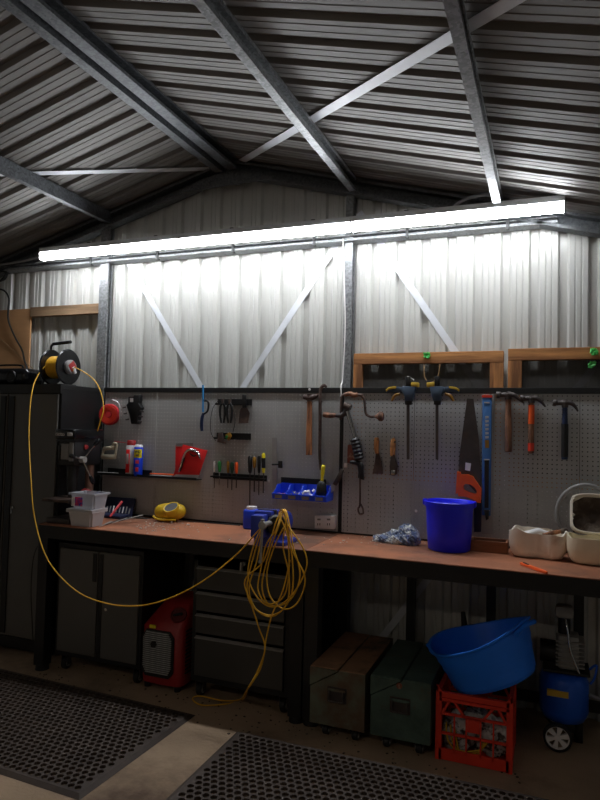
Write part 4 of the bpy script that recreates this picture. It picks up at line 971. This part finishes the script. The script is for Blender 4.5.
# flat tools lying on shelf
G = 'flat tools lying on the left shelf'
for k, (p0, p1, m, lab) in enumerate((((150, 472), (178, 469.5), 'orange', 'slim tool with orange grip lying on the left shelf'), ((150, 475.5), (172, 476.5), 'steel', 'pale flat steel blade lying at the front of the left shelf'), ((98, 473), (118, 474.5), 'steel', 'short steel rod lying at the left end of the left shelf'))):
    a = on_y(*p0, PY - .03 - .008 * k); c = on_y(*p1, PY - .03 - .008 * k); a.z = c.z = zs + .008 + (.012 if k == 0 else 0)
    tag(MB().tube([a, a.lerp(c, .5), c], [.004, .006, .007], 8).build('hand_tool', m, smooth=60), lab, 'tool', G)
# red blister packs
def card(px, y, m, label, nm='blister_pack'):
    t = thing(nm, label, 'packet', on_y(sum(a for a, b in px) / len(px), max(b for a, b in px), y), 'red tool packets on the left shelf')
    MB().pxp(px, y, .004, .001).build('card', m, t); return t
t = card([(175.5, 445), (184, 444.5), (184, 470), (181, 475), (175, 475)], PY - .025, 'red', 'red card packet half hidden behind the wrench packet')
MB().pxp([(176, 443.5), (193, 443), (193, 446), (176, 446.5)], PY - .028, .003).build('grey_header', 'grey', t)
t = card([(183, 444.5), (207.5, 450.5), (198, 478), (173, 476)], PY - .050, 'red', 'tilted red card packet holding a curved wrench')
MB().pxp([(176, 474.5), (199, 475), (198, 478.2), (173, 476.6)], PY - .052, .002).build('white_strip', 'paper', t)
mb = MB(); T(mb, [(179, 472), (182, 463), (184.5, 455), (188, 450.5), (193, 450), (198, 453), (200.5, 459)], [.009, .011, .011, .013, .015, .012, .007], .062, 10, 6, .7); wr = mb.build('curved_wrench', 'chrome', t, smooth=60)
mb = MB(); T(mb, [(190, 453.5), (193, 456), (196, 455.5)], .0045, .064, 8, 5); mb.build('wrench_jaw', 'darksteel', wr, smooth=60)
mb = MB(); T(mb, [(180, 471), (182.5, 464), (184.5, 458)], .0045, .068, 8, 3); mb.build('wrench_grip', 'black', wr, smooth=60)
# blue junior hacksaw
t = hang('junior_hacksaw', 'small hacksaw with blue blade frame and navy grip hooked over the top rail', 'saw', 202, 431)
mb = MB(); T(mb, [(203, 385, .03), (203, 400, .03), (203, 412, .03)], .006, .03, 8, 1); mb.build('frame', 'lightblue', t)
mb = MB(); T(mb, [(204, 401), (207, 401), (208.5, 404), (207.5, 411), (204, 414)], [.004, .007, .007, .006, .006], .025); mb.build('guard', 'black', t, smooth=60)
mb = MB(); T(mb, [(203.5, 413), (202, 418), (201.5, 426), (202, 431)], [.008, .011, .011, .009], .025); mb.build('grip', 'bluehandle', t, smooth=60)
hook(t, 204, 400.5)
# upper rack
def rack(px0, px1, py0, py1, label, d=.05):
    t = hang('tool_rack', label, 'rack', (px0 + px1) / 2, py1, 'black metal racks')
    a = on_y(px0, py0, PY); b_ = on_y(px1, py1, PY)
    MB().box(a.x, b_.x, PY - .004, PY - .001, b_.z, a.z).box(a.x, b_.x, PY - d, PY - .004, b_.z, b_.z + .003).box(a.x, b_.x, PY - d, PY - d + .003, b_.z, b_.z + .012).build('bracket', 'black', t, smooth=0)
    return t
rack(218, 252, 399, 405.5, 'upper black rack carrying pliers and a scraper', .04)
rack(217, 251, 432.5, 440, 'lower black rack with a yellow-tipped tool, under the pliers', .045)
def pliers(px, label, dx=0, m='black'):
    t = hang('pliers', label, 'pliers', px, 425, 'pliers on the upper rack')
    mb = MB(); T(mb, [(px, 399, .055), (px + .3, 404, .055)], [.012, .009], .055, 10, 1); mb.build('jaws', 'darksteel', t)
    for s in (-1, 1):
        mb = MB(); T(mb, [(px, 402), (px + s * 2.2, 407), (px + s * 2.4, 414), (px + s * 1.2 + dx, 423)], [.007, .008, .008, .006], .055); mb.build('grip', m, t, smooth=60)
    return t
pliers(222.5, 'black-handled pliers at the left end of the upper rack')
pliers(229.5, 'black-handled pliers beside the scraper on the upper rack')
for k, (l, lab) in enumerate(([[(219, 400), (213, 408), (210.5, 422), (211.5, 434), (216, 441)], 'thin black cord looping left of the racks']
                             , [[(230, 401), (234, 412), (235, 422), (233, 432)], 'thin black cord hanging between the two racks'])):
    mb = MB(); T(mb, l, .0022, .05, 6); tag(mb.build('thin_cord', 'cable', smooth=60), lab, 'cord')
t = hang('scraper', 'broad brown scraper hanging from the right of the upper rack', 'scraper', 243, 424)
MB().pxp([(242, 394.5), (245.5, 394.5), (246, 408), (242, 408)], PY - .055, .012, .003).build('handle', 'black', t)
MB().pxp([(241, 408), (247, 408), (249.5, 413), (248, 423), (238.5, 423.5), (239.5, 412)], PY - .052, .003).build('blade', 'rust', t, smooth=0)
t = hang('small_tool', 'small tool with a yellow and green tip on the lower rack', 'tool', 227, 444)
MB().pxp([(218, 433), (222, 432), (224, 441), (226, 444), (217, 442)], PY - .058, .012, .003).build('tool_body', 'rust', t)
MB().pxp([(225, 435), (229.5, 432), (231.5, 436), (228.5, 441)], PY - .062, .010, .002).build('tip', 'amber', t)
MB().pxp([(225, 437), (227, 434.5), (228, 437), (226.5, 439)], PY - .064, .004).build('green_patch', 'green', t)
# screwdriver bar
t = hang('screwdriver_rack', 'black slotted rack holding the row of screwdrivers', 'rack', 234, 481)
a = on_y(213.5, 472.5, PY); b_ = on_y(267, 481.5, PY)
MB().box(a.x, b_.x, PY - .004, PY - .001, b_.z, a.z).box(a.x, b_.x, PY - .045, PY - .004, a.z - .024, a.z - .019).box(a.x, b_.x, PY - .045, PY - .042, b_.z + .01, a.z - .019).build('rail', 'black', t, smooth=0)
G = 'screwdrivers in the slotted rack'
drivers = [(214.5, 461, 472, 488, 'white', .008, 'slender pale-handled screwdriver, leftmost in the rack'),
 (219.5, 461, 472, 485, 'green', .012, 'green-handled screwdriver in the slotted rack'),
 (228, 461, 473, 488, 'amber', .009, 'thin amber-handled screwdriver next to the dark green one'),
 (232, 462, 473, 490, 'darkgreen', .011, 'dark green-handled screwdriver in the slotted rack'),
 (236.5, 462, 473.5, 488, 'orange', .011, 'orange-handled screwdriver in the slotted rack'),
 (250, 456, 473, 505, 'black', .014, 'tall black screwdriver with the longest shank in the rack'),
 (254.5, 457, 468, 492, 'amber', .013, 'thick amber-handled screwdriver in the right half of the rack'),
 (259, 456, 473, 495, 'black', .011, 'slim black screwdriver just left of the yellow and black one'),
 (263.5, 453, 473, 493, 'brightyellow', .012, 'yellow and black screwdriver, rightmost in the rack')]
for px, p0, p1, p2, m, r, lab in drivers:
    t = hang('screwdriver', lab, 'screwdriver', px, p1, G)
    mb = MB(); T(mb, [(px, p0), (px, p0 + 1.5), (px, (p0 + p1) / 2), (px, p1 - 2), (px, p1)], [r * .6, r, r, r * .85, r * .6], .030, 12, 1); h = mb.build('handle', m, t, smooth=50)
    mb = MB(); T(mb, [(px, p1), (px - .3, p2)], r * .3 if r < .013 else .004, .030, 6, 1); mb.build('shank', 'steel' if m == 'green' else 'darksteel', t)
    if m == 'brightyellow':
        mb = MB(); T(mb, [(px, 458), (px, 468)], r * 1.03, .030, 12, 1); mb.build('grip_sleeve', 'black', h)
# steel rule + clip
t = hang('steel_rule', 'wide steel rule hanging upright between screwdrivers and blue bins', 'ruler', 274.5, 505)
MB().pxp([(272, 437.5), (277, 437.5), (277, 505), (272.5, 505)], PY - .008, .003).build('blade', 'rulerpale', t, smooth=0)
mb = MB(); T(mb, [(272, 464.5), (282, 464.5)], .005, .016, 8, 1); MB.pxp(mb, [(278, 461), (281.5, 461), (281.5, 468), (278, 468)], PY - .028, .016, .002); mb.build('spring_clip', 'black', t)
# white round plugs on pegboard
for px, py, lab in ((269, 481, 'tiny white plug beside the screwdriver rack'), (309.5, 389.5, 'tiny white plug on the top rail above the ball hammer'), (416, 511, 'tiny white plug low on the pegboard above the rag')):
    c = on_y(px, py, PY - (.009 if py < 400 else 0)); tag(MB().lathe([(0, .005), (.007, .004), (.0085, 0), (0, 0)], c, (0, -1, 0), 14).build('blanking_button', 'white'), lab, 'plug', 'white plugs on the pegboard')
# bins
rt = hang('mounting_bar', 'black mounting rail behind the four blue bins', 'rail', 303, 484)
a = on_y(281.5, 477, PY); b_ = on_y(326, 484.5, PY)
MB().box(a.x, b_.x, PY - .008, PY - .001, b_.z - .01, a.z, .001).build('rail', 'black', rt, smooth=0)
bw = .0885; bx0 = on_y(281, 483, PY - .01).x; zb0 = on_y(300, 502, 3.64).z; 
labs = ['blue parts bin holding a brown offcut, leftmost of the four', 'blue parts bin holding loose screws, next to the brown offcut bin', 'blue parts bin filled with white fittings', 'blue parts bin holding the black brush, rightmost of the four']
bz = 1.11
proto = None
for k in range(4):
    if k == 0:
        x0 = bx0 + .001; x1 = bx0 + bw - .001; w = .0025
        t = thing('parts_bin', labs[0], 'bin', ((x0 + x1) / 2, PY - .08, bz), 'blue bins on the pegboard'); proto = t
        mb = MB(); mb.box(x0, x1, PY - .145, PY - .012, bz, bz + w)
        for xa in (x0, x1 - w): mb.prism([(xa, PY - .012, bz), (xa, PY - .145, bz), (xa, PY - .150, bz + .032), (xa, PY - .10, bz + .055), (xa, PY - .075, bz + .085), (xa, PY - .012, bz + .085)], (w, 0, 0))
        mb.box(x0, x1, PY - .0145, PY - .012, bz, bz + .09); mb.prism([(x0, PY - .145, bz), (x0, PY - .150, bz + .034), (x0, PY - .147, bz + .034), (x0, PY - .142, bz)], (x1 - x0, 0, 0))
        mb.box(x0 - .002, x1 + .002, PY - .153, PY - .146, bz + .028, bz + .036, .002)
        mb.build('bin_shell', 'bluebin', t, smooth=0)
        MB().box(x0 + .02, x1 - .02, PY - .153, PY - .148, bz + .006, bz + .026, .001).build('label_slot', 'grey', t, smooth=0)
    else:
        o = proto.location; copy_tree(proto, (o.x + bw * k, o.y, o.z), labs[k])
def binx(k): return bx0 + bw * (k + .5)
tag(MB().box(-.032, .03, -.022, .022, 0, .028, .003, Matrix.Translation((binx(0), PY - .105, bz + .004)) @ Matrix.Rotation(.15, 4, 'Z')).build('brown_offcut', 'brown', smooth=0), 'red-brown offcut lying in the leftmost blue bin', 'offcut')
mb = MB()
for k in range(45):
    p = V((binx(1) + random.uniform(-.03, .03), PY - random.uniform(.04, .135), bz + .006 + random.uniform(0, .035))); d = V((random.uniform(-1, 1), random.uniform(-1, 1), random.uniform(-.4, .6))).normalized() * .009
    mb.tube([p - d, p + d], [.0025, .0035], 6)
tag(mb.build('loose_screws', 'steel'), 'loose screws heaped in the second blue bin', 'screws', kind='stuff')
mb = MB()
for k in range(12):
    p = V((binx(2) + random.uniform(-.028, .028), PY - random.uniform(.04, .13), bz + .014 + random.uniform(0, .04))); mb.box(-.014, .014, -.009, .009, -.009, .009, .003, Matrix.Translation(p) @ Matrix.Rotation(random.random() * 3, 4, V((random.random(), random.random(), 1))))
tag(mb.build('white_fittings', 'white'), 'white plastic fittings heaped in the third blue bin', 'fittings', kind='stuff')
t = thing('dust_brush', 'black-bristled brush with bright yellow handle in the rightmost blue bin', 'brush', (binx(3) - .02, PY - .09, bz + .01))
mb = MB(); mb.tube(spline([on_y(322, 483, PY - .09), on_y(322.5, 474, PY - .09), on_y(323.5, 465, PY - .09)], 5), [.007] * 2 + [.009] * 3 + [.012] * 3 + [.013] * 2 + [.008], 12); mb.build('handle', 'brightyellow', t, smooth=60)
mb = MB(); mb.tube(spline([on_y(322, 481, PY - .09), on_y(321.5, 488, PY - .09), on_y(321.5, 497, PY - .09)], 5), [.010, .015, .020, .023, .025, .026, .027, .027, .026, .024, .020], 14, sx=1.2); mb.build('bristles', 'black', t, smooth=40)
t = thing('gasket_scraper', 'grey blade scraper leaning in the right end of the blue bins', 'scraper', on_y(332, 490, PY - .05))
MB().pxp([(328, 489), (333, 483.5), (337, 485), (332, 493)], PY - .06, .002).build('blade', 'steel', t, smooth=0)
MB().pxp([(332.5, 484), (341, 468.5), (343.5, 470.5), (341, 478), (336, 486)], PY - .064, .010, .002).build('handle', 'darksteel', t)
# outlet
t = hang('power_outlet', 'white double power outlet low on the pegboard near the join', 'power outlet', 325, 528)
MB().pxp([(314.5, 515.5), (335, 516), (334.5, 529.5), (314.5, 528.5)], PY - .034, .033, .003).build('box', 'white', t)
for px in (318.8, 328.5):
    MB().pxp([(px - 1.6, 518.6), (px + 1.6, 518.7), (px + 1.6, 520.4), (px - 1.6, 520.3)], PY - .037, .004, .0007).build('switch', 'grey', t)
    mb = MB(); mb.pxp([(px - 1.4, 523.2), (px - .7, 523.2), (px - .7, 525.4), (px - 1.4, 525.4)], PY - .0348, .003); mb.pxp([(px + .7, 523.2), (px + 1.4, 523.2), (px + 1.4, 525.4), (px + .7, 525.4)], PY - .0348, .003); mb.build('socket', 'black', t, smooth=0)
# ball hammer
def hammer(name, label, px0, claw, hx, hy, hbot, headm, handm, rh, mirror=1, sleeve=None, lean=0):
    t = hang(name, label, 'hammer', hx, hbot, 'hammers on the pegboard')
    mb = MB(); T(mb, [(hx, hy - 2), (hx + lean * .3, hy + 12), (hx + lean * .7, (hy + hbot) / 2 + 5), (hx + lean, hbot - 3), (hx + lean, hbot)], [rh * .8, rh * .85, rh, rh * 1.05, rh * .85], .030, 12, 4, 1.12)
    h = mb.build('handle', handm, t, smooth=60)
    hd = MB()
    T(hd, [(px0, hy - .6), (px0 + 3.2, hy - .6), (px0 + 4.2, hy - .4), (px0 + 8, hy - .8), (hx, hy - .6), (hx + 3, hy - .8)], [.019, .019, .013, .014, .021, .018], .030, 14, 3)
    if claw:
        for s in (-1, 1):
            T(hd, [(hx + 2, hy - .8, .030 + s * .006), (hx + 6, hy - .2, .030 + s * .009), (hx + 10, hy + 3, .030 + s * .010), (hx + claw, hy + 8, .030 + s * .011)], [.015, .012, .009, .004], .03, 8)
    T(hd, [(hx, hy - 3.5), (hx, hy + 4)], .017, .030, 12, 1)
    hd.build('head', headm, t, smooth=50)
    if sleeve:
        for s0, s1, m in sleeve:
            mb = MB(); T(mb, [(hx + lean * (s0 - hy) / (hbot - hy), s0), (hx + lean * (s1 - hy) / (hbot - hy), s1)], rh * 1.1, .030, 12, 1, 1.12); mb.build('grip_band', m, h, smooth=60)
    for s in (-1, 1): hook(t, hx + s * 3, hy + 3.5, .045)
    return t
t = hang('ball_hammer', 'heavy hammer with long light wooden handle left of the crowbar', 'hammer', 309, 457, 'hammers on the pegboard')
mb = MB(); T(mb, [(309.5, 399), (309.5, 415), (309, 440), (309, 455)], [.0135, .015, .0175, .0175], .030, 14, 4, 1.15); mb.build('handle', 'handle', t, smooth=60)
mb = MB(); T(mb, [(303.5, 397.5), (306, 397), (310, 398), (315, 396.5), (318, 395)], [.012, .018, .020, .016, .007], .030, 14, 3); T(mb, [(309.5, 394.5), (309.5, 401.5)], .018, .030, 12, 1); mb.build('head', 'rust', t, smooth=50)
for s in (-1, 1): hook(t, 309.5 + s * 3.2, 403, .045)
hammer('claw_hammer', 'claw hammer with plain wooden handle, hanging right of the blue level', 496.5, 16, 508.3, 395.5, 452, 'darksteel', 'oldhandle', .0165)
hammer('claw_hammer', 'claw hammer with worn orange-banded handle between the other two claw hammers', 520.5, 14, 531.5, 399, 453.5, 'darksteel', 'oldhandle', .0135, lean=-.6, sleeve=((405, 424, 'orange'), (443, 451, 'redcrate')))
hammer('claw_hammer', 'claw hammer with dark navy rubber grip, rightmost on the pegboard', 553, 13, 565, 403.5, 459.5, 'darksteel', 'bluehandle', .0145, lean=-.4, sleeve=((424, 457, 'black'),))
# crowbar
t = hang('crowbar', 'long dark crowbar hooked over the top rail beside the wooden-handled hammer', 'crowbar', 320, 470)
mb = MB(); T(mb, [(326.5, 387.5), (324.5, 385.3), (321.5, 387.5), (320.3, 395), (320, 430), (319.8, 455), (320.5, 470)], [.007, .010, .011, .011, .011, .010, .007], .030, 8, 6); mb.build('bar', 'rust', t, smooth=60)
hook(t, 322, 402, .045)
# hand brace
t = hang('hand_brace', 'old hand brace drill with wooden knobs near the pegboard join', 'hand drill', 352, 422)
mb = MB(); T(mb, [(340.8, 420), (341.2, 405), (342, 396.5), (346, 394.2), (352, 394.3), (358, 395), (363, 395.3)], .0085, .035, 10, 5); T(mb, [(361, 395.5), (364, 399), (365, 407), (366, 413.5), (370, 416.5), (376, 416.5)], .0078, .035, 10, 5); mb.build('crank', 'rust', t, smooth=60)
mb = MB(); T(mb, [(345, 395), (350, 393.8), (354, 395.2), (358, 394.5)], [.012, .014, .015, .012], .035, 12, 4); mb.build('crank_grip', 'oldhandle', t, smooth=60)
mb = MB(); T(mb, [(375, 416.5), (377.5, 416.5), (379.5, 416.5), (382, 416.5), (383.5, 416.5)], [.008, .016, .029, .029, .020], .035, 18, 1); mb.build('end_knob', 'oldhandle', t, smooth=60)
mb = MB(); T(mb, [(323.5, 414.5), (326, 414.8), (331, 415.5), (336, 415)], [.015, .018, .016, .012], .035, 12, 4); mb.build('side_handle', 'oldhandle', t, smooth=60)
mb = MB(); T(mb, [(335, 415.2), (341, 415.5), (345, 413), (347, 408)], [.011, .015, .016, .017], .035, 10, 4); T(mb, [(344, 405), (350.5, 408)], [.021, .023], .035, 12, 1); mb.build('chuck', 'darksteel', t, smooth=60)
hook(t, 352, 397.5, .045)
# grease gun
t = hang('grease_gun', 'grease gun with bright steel tube and black ribbed grip hanging below the hand brace', 'grease gun', 358, 512)
mb = MB(); T(mb, [(347.5, 411, .045), (355.5, 438, .045)], .0145, .045, 16, 1); mb.build('barrel', 'chrome', t)
mb = MB(); r = []; p = []
for k in range(13):
    f = k / 12; p.append((354.5 + f * 5, 438 + f * 22)); r.append(.018 if k in (0, 12) else (.031 if k % 2 else .026))
T(mb, p, r, .045, 16, 1); mb.build('ribbed_grip', 'black', t, smooth=40)
mb = MB(); T(mb, [(350, 462), (357, 463), (361, 466), (360, 478)], [.009, .015, .017, .014], .045, 10, 4); mb.pxp([(357, 463), (362.5, 465), (363.5, 480), (359, 479)], PY - .055, .02, .003); mb.build('trigger_head', 'black', t, smooth=50)
mb = MB(); T(mb, [(360, 478), (360, 490), (359.8, 505), (358, 509), (359.5, 514), (363, 513), (362.5, 508), (360.3, 504)], .0055, .045, 8, 5); mb.build('rod_with_eye', 'rust', t, smooth=60)
tag(MB().pxp([(347.5, 445), (355, 443.5), (358, 463), (347, 463)], PY - .018, .014, .003).build('printed_packet', 'brown'), 'red-brown printed packet pinned behind the grease gun', 'packet')
tag(MB().pxp([(344, 463), (347, 463), (347, 467.5), (344, 467.5)], PY - .012, .01, .001).build('peg_clip', 'white'), 'tiny white clip at the left foot of the brown packet', 'clip')
# putty knife / chisel
t = hang('putty_knife', 'putty knife with light wooden handle and rusty flared blade', 'putty knife', 378, 474)
mb = MB(); T(mb, [(376.5, 437.5), (376.6, 441), (376.3, 447), (377, 453.5)], [.010, .014, .013, .010], .022, 14, 4, 1.15); hd = mb.build('handle', 'pinev', t, smooth=60)
MB().lathe([(.004, 0), (.0075, .002), (.0075, 0)], pt(376.8, 440, .032), (0, -1, 0), 12).build('rivet', 'black', hd)
MB().pxp([(376, 452), (379, 452), (382.8, 468), (383, 474), (372.5, 473.5), (374.8, 462)], PY - .022, .002).build('blade', 'rust', t, smooth=0)
t = hang('wood_chisel', 'stubby tool with tan and black handle right of the putty knife', 'chisel', 393, 476)
mb = MB(); T(mb, [(393.5, 438), (393.7, 440)], .008, .03, 12, 1); T(mb, [(393.5, 439.5), (392.8, 446), (392.5, 456)], [.014, .018, .014], .03, 12, 4); hd = mb.build('handle', 'pine', t, smooth=60)
mb = MB(); T(mb, [(395, 441, .036), (391.5, 448, .038), (393.5, 456, .036)], .007, .036, 8, 4); mb.build('handle_inlay', 'black', hd, smooth=60)
MB().pxp([(391, 455.5), (394.5, 455.5), (397.5, 466), (397, 474), (394, 476), (390, 475), (389.5, 466)], PY - .03, .010, .002).build('head', 'darksteel', t)
MB().pxp([(391, 470), (395, 470), (394.5, 475), (391, 475)], PY - .033, .006, .001).build('bright_jaw', 'chrome', t)
# clamps
def clamp(px, s, label):
    t = hang('bar_clamp', label, 'clamp', px, 459, 'bar clamps on the pegboard')
    MB().pxp([(px - 1.6, 376), (px + 1.5, 376), (px + 1.2, 459.5), (px - 1.4, 459.5)], PY - .045, .007).build('bar', 'darksteel', t, smooth=0)
    f = lambda L: [(px + s * a, b) for a, b in L]
    MB().pxp(f([(-8, 386), (6, 386.5), (8, 389), (4, 395), (3.5, 401), (-4, 401), (-5.5, 395)]), PY - .062, .04, .004).build('sliding_jaw', 'slategrip', t)
    MB().pxp(f([(-3.5, 401), (3.5, 401), (3, 404.8), (-3, 404.8)]), PY - .058, .03, .002).build('release_collar', 'black', t)
    MB().pxp(f([(4, 388), (10, 386.6), (19, 388.4), (22.2, 391), (21.5, 393.5), (18, 392.5), (12, 391.5), (5, 392.5)]), PY - .055, .022, .003).build('handle', 'slategrip', t)
    MB().pxp(f([(12, 386.0), (19, 387.0), (22.4, 389.5), (22, 392), (19.5, 389.8), (12, 388.2)]), PY - .059, .006, .001).build('grip_pad', 'padyellow', t)
    mb = MB(); T(mb, [(px + s * 8, 394, .05), (px + s * 13, 395.5, .05), (px + s * 16.5, 401, .05)], [.008, .010, .007], .05, 8, 5); mb.build('trigger', 'amber', t, smooth=60)
    MB().pxp(f([(-2.5, 376.5), (2.5, 376.5), (2.5, 386), (-2.5, 386)]), PY - .060, .03, .003).build('fixed_jaw', 'black', t)
    MB().pxp(f([(-10.5, 382.5), (-3, 382), (-3, 386.6), (-10.5, 387)]), PY - .062, .03, .003).build('jaw_pad', 'padyellow', t)
clamp(408, -1, 'bar clamp with its yellow handle pointing left')
clamp(437, 1, 'bar clamp with its yellow handle pointing right')
for k, (l, lab) in enumerate(([[(407, 379), (408, 376.5), (414, 380)], 'pale wire hooked above the left-facing bar clamp'], [[(424, 365), (424.5, 376), (427, 381)], 'thin pale wire hanging to the left jaw of the right-facing clamp'], [[(440, 364), (438.5, 374), (434, 381), (428, 383)], 'thin pale wire hanging behind the right-facing clamp'])):
    mb = MB(); T(mb, l, .003, .05 if k == 0 else -.05, 6); tag(mb.build('hanging_wire', 'wire' if k else 'steel', smooth=60), lab, 'wire')
# hand saw
t = hang('hand_saw', 'hand saw with dark worn blade and orange handle, point up, behind the bucket', 'saw', 469, 500)
MB().pxp([(467, 398.5), (473.5, 399), (479, 440), (481.5, 480), (481, 498), (458.5, 474), (459.5, 455)], PY - .030, .002).build('blade', 'darksteel', t, smooth=0)
o = [(457, 471.5), (460.5, 472), (461, 474.5), (468, 474.5), (473, 476.5), (481.5, 489), (480.5, 503), (477, 502.5), (472, 499), (464, 496.5), (458.5, 496.5), (457.5, 493), (455.5, 494.5)]
inner = [(463, 486.5), (465, 484), (470, 484.5), (474.5, 487.5), (477, 491.5), (476, 494), (470, 492.5), (464.5, 490)]
b = bmesh.new()
po = [b.verts.new(on_y(x, y, PY - .046)) for x, y in o]; pi = [b.verts.new(on_y(x, y, PY - .046)) for x, y in inner]
es = [b.edges.new((L[i], L[(i + 1) % len(L)])) for L in (po, pi) for i in range(len(L))]
bmesh.ops.triangle_fill(b, edges=es, use_beauty=True)
r = bmesh.ops.extrude_face_region(b, geom=b.faces[:]); bmesh.ops.translate(b, vec=(0, .024, 0), verts=[g for g in r['geom'] if isinstance(g, bmesh.types.BMVert)])
mb = MB(); mb._merge(b); hd = mb.build('handle', 'orange', t, smooth=0)
MB().pxp([(465.5, 462.5), (471, 463.5), (470, 471), (465, 470)], PY - .033, .003).build('white_sticker', 'white', t)
# dark blue strip behind
tag(MB().pxp([(474, 500), (482, 500), (481, 532), (474, 532)], PY - .012, .01, .001).build('navy_block', 'bluecase'), 'narrow navy strip standing behind the bucket, under the hand saw', 'strip')
# level
t = hang('spirit_level', 'blue spirit level hanging upright between the hand saw and a claw hammer', 'spirit level', 486.5, 515)
MB().pxp([(482.3, 397), (491.7, 397), (490.5, 516), (481.8, 515)], PY - .034, .018, .002).build('beam', 'bluelevel', t)
MB().pxp([(481.8, 395), (492, 395), (492, 397.5), (481.8, 397.5)], PY - .036, .02).build('end_cap', 'redcrate', t)
MB().pxp([(484.5, 460), (489, 460), (488.5, 508), (484.5, 508)], PY - .0355, .004).build('recess', 'black', t)
for py in (402, 459, 510): MB().pxp([(484, py), (489.5, py), (489.5, py + 1.2), (484, py + 1.2)], PY - .0365, .003).build('vial_edge', 'paper', t)
for k in range(6): MB().pxp([(485.2, 416 + k * 4), (488.8, 416 + k * 4), (488.6, 418.2 + k * 4), (485.4, 418.6 + k * 4)], PY - .0352, .002).build('pale_print', 'paper', t)
MB().pxp([(485, 440), (489, 440), (489, 448), (485, 448)], PY - .0352, .002).build('yellow_print', 'amber', t)
MB().pxp([(484, 510), (489, 510), (488.5, 519), (486, 520.5)], PY - .045, .010, .001).build('end_grip', 'black', t)
t = hang('long_straightedge', 'long pale aluminium straightedge behind the blue spirit level', 'straightedge', 487, 534)
MB().pxp([(481.5, 394.5), (494.5, 394.5), (492.5, 534), (481.5, 534)], PY - .012, .009, .001).build('edge', 'rulerpale', t, smooth=0)

# ================================================================ CAMERA, LIGHT, RENDER
cam = bpy.data.cameras.new('camera'); co = bpy.data.objects.new('camera', cam); COL.objects.link(co)
right = V((DX.x, DY.x, DZ.x)); up = V((DX.y, DY.y, DZ.y)); fwd = V((DX.z, DY.z, DZ.z))
mt = Matrix((right, up, -fwd)).transposed().to_4x4(); mt.translation = CAM
co.matrix_world = mt
cam.sensor_fit = 'VERTICAL'; cam.sensor_height = 36; cam.lens = 36 * FPX / 800; cam.clip_start = .05
scn.camera = co
wd = bpy.data.worlds.new('World'); scn.world = wd; wd.use_nodes = True
wd.node_tree.nodes['Background'].inputs[0].default_value = (.5, .55, .65, 1); wd.node_tree.nodes['Background'].inputs[1].default_value = .02
scn.view_settings.view_transform = 'Standard'; scn.view_settings.look = 'None'; scn.view_settings.exposure = 0; scn.view_settings.gamma = 1; scn.view_settings.use_curve_mapping = False
for o in ALL:
    if '_o' in o: del o['_o']
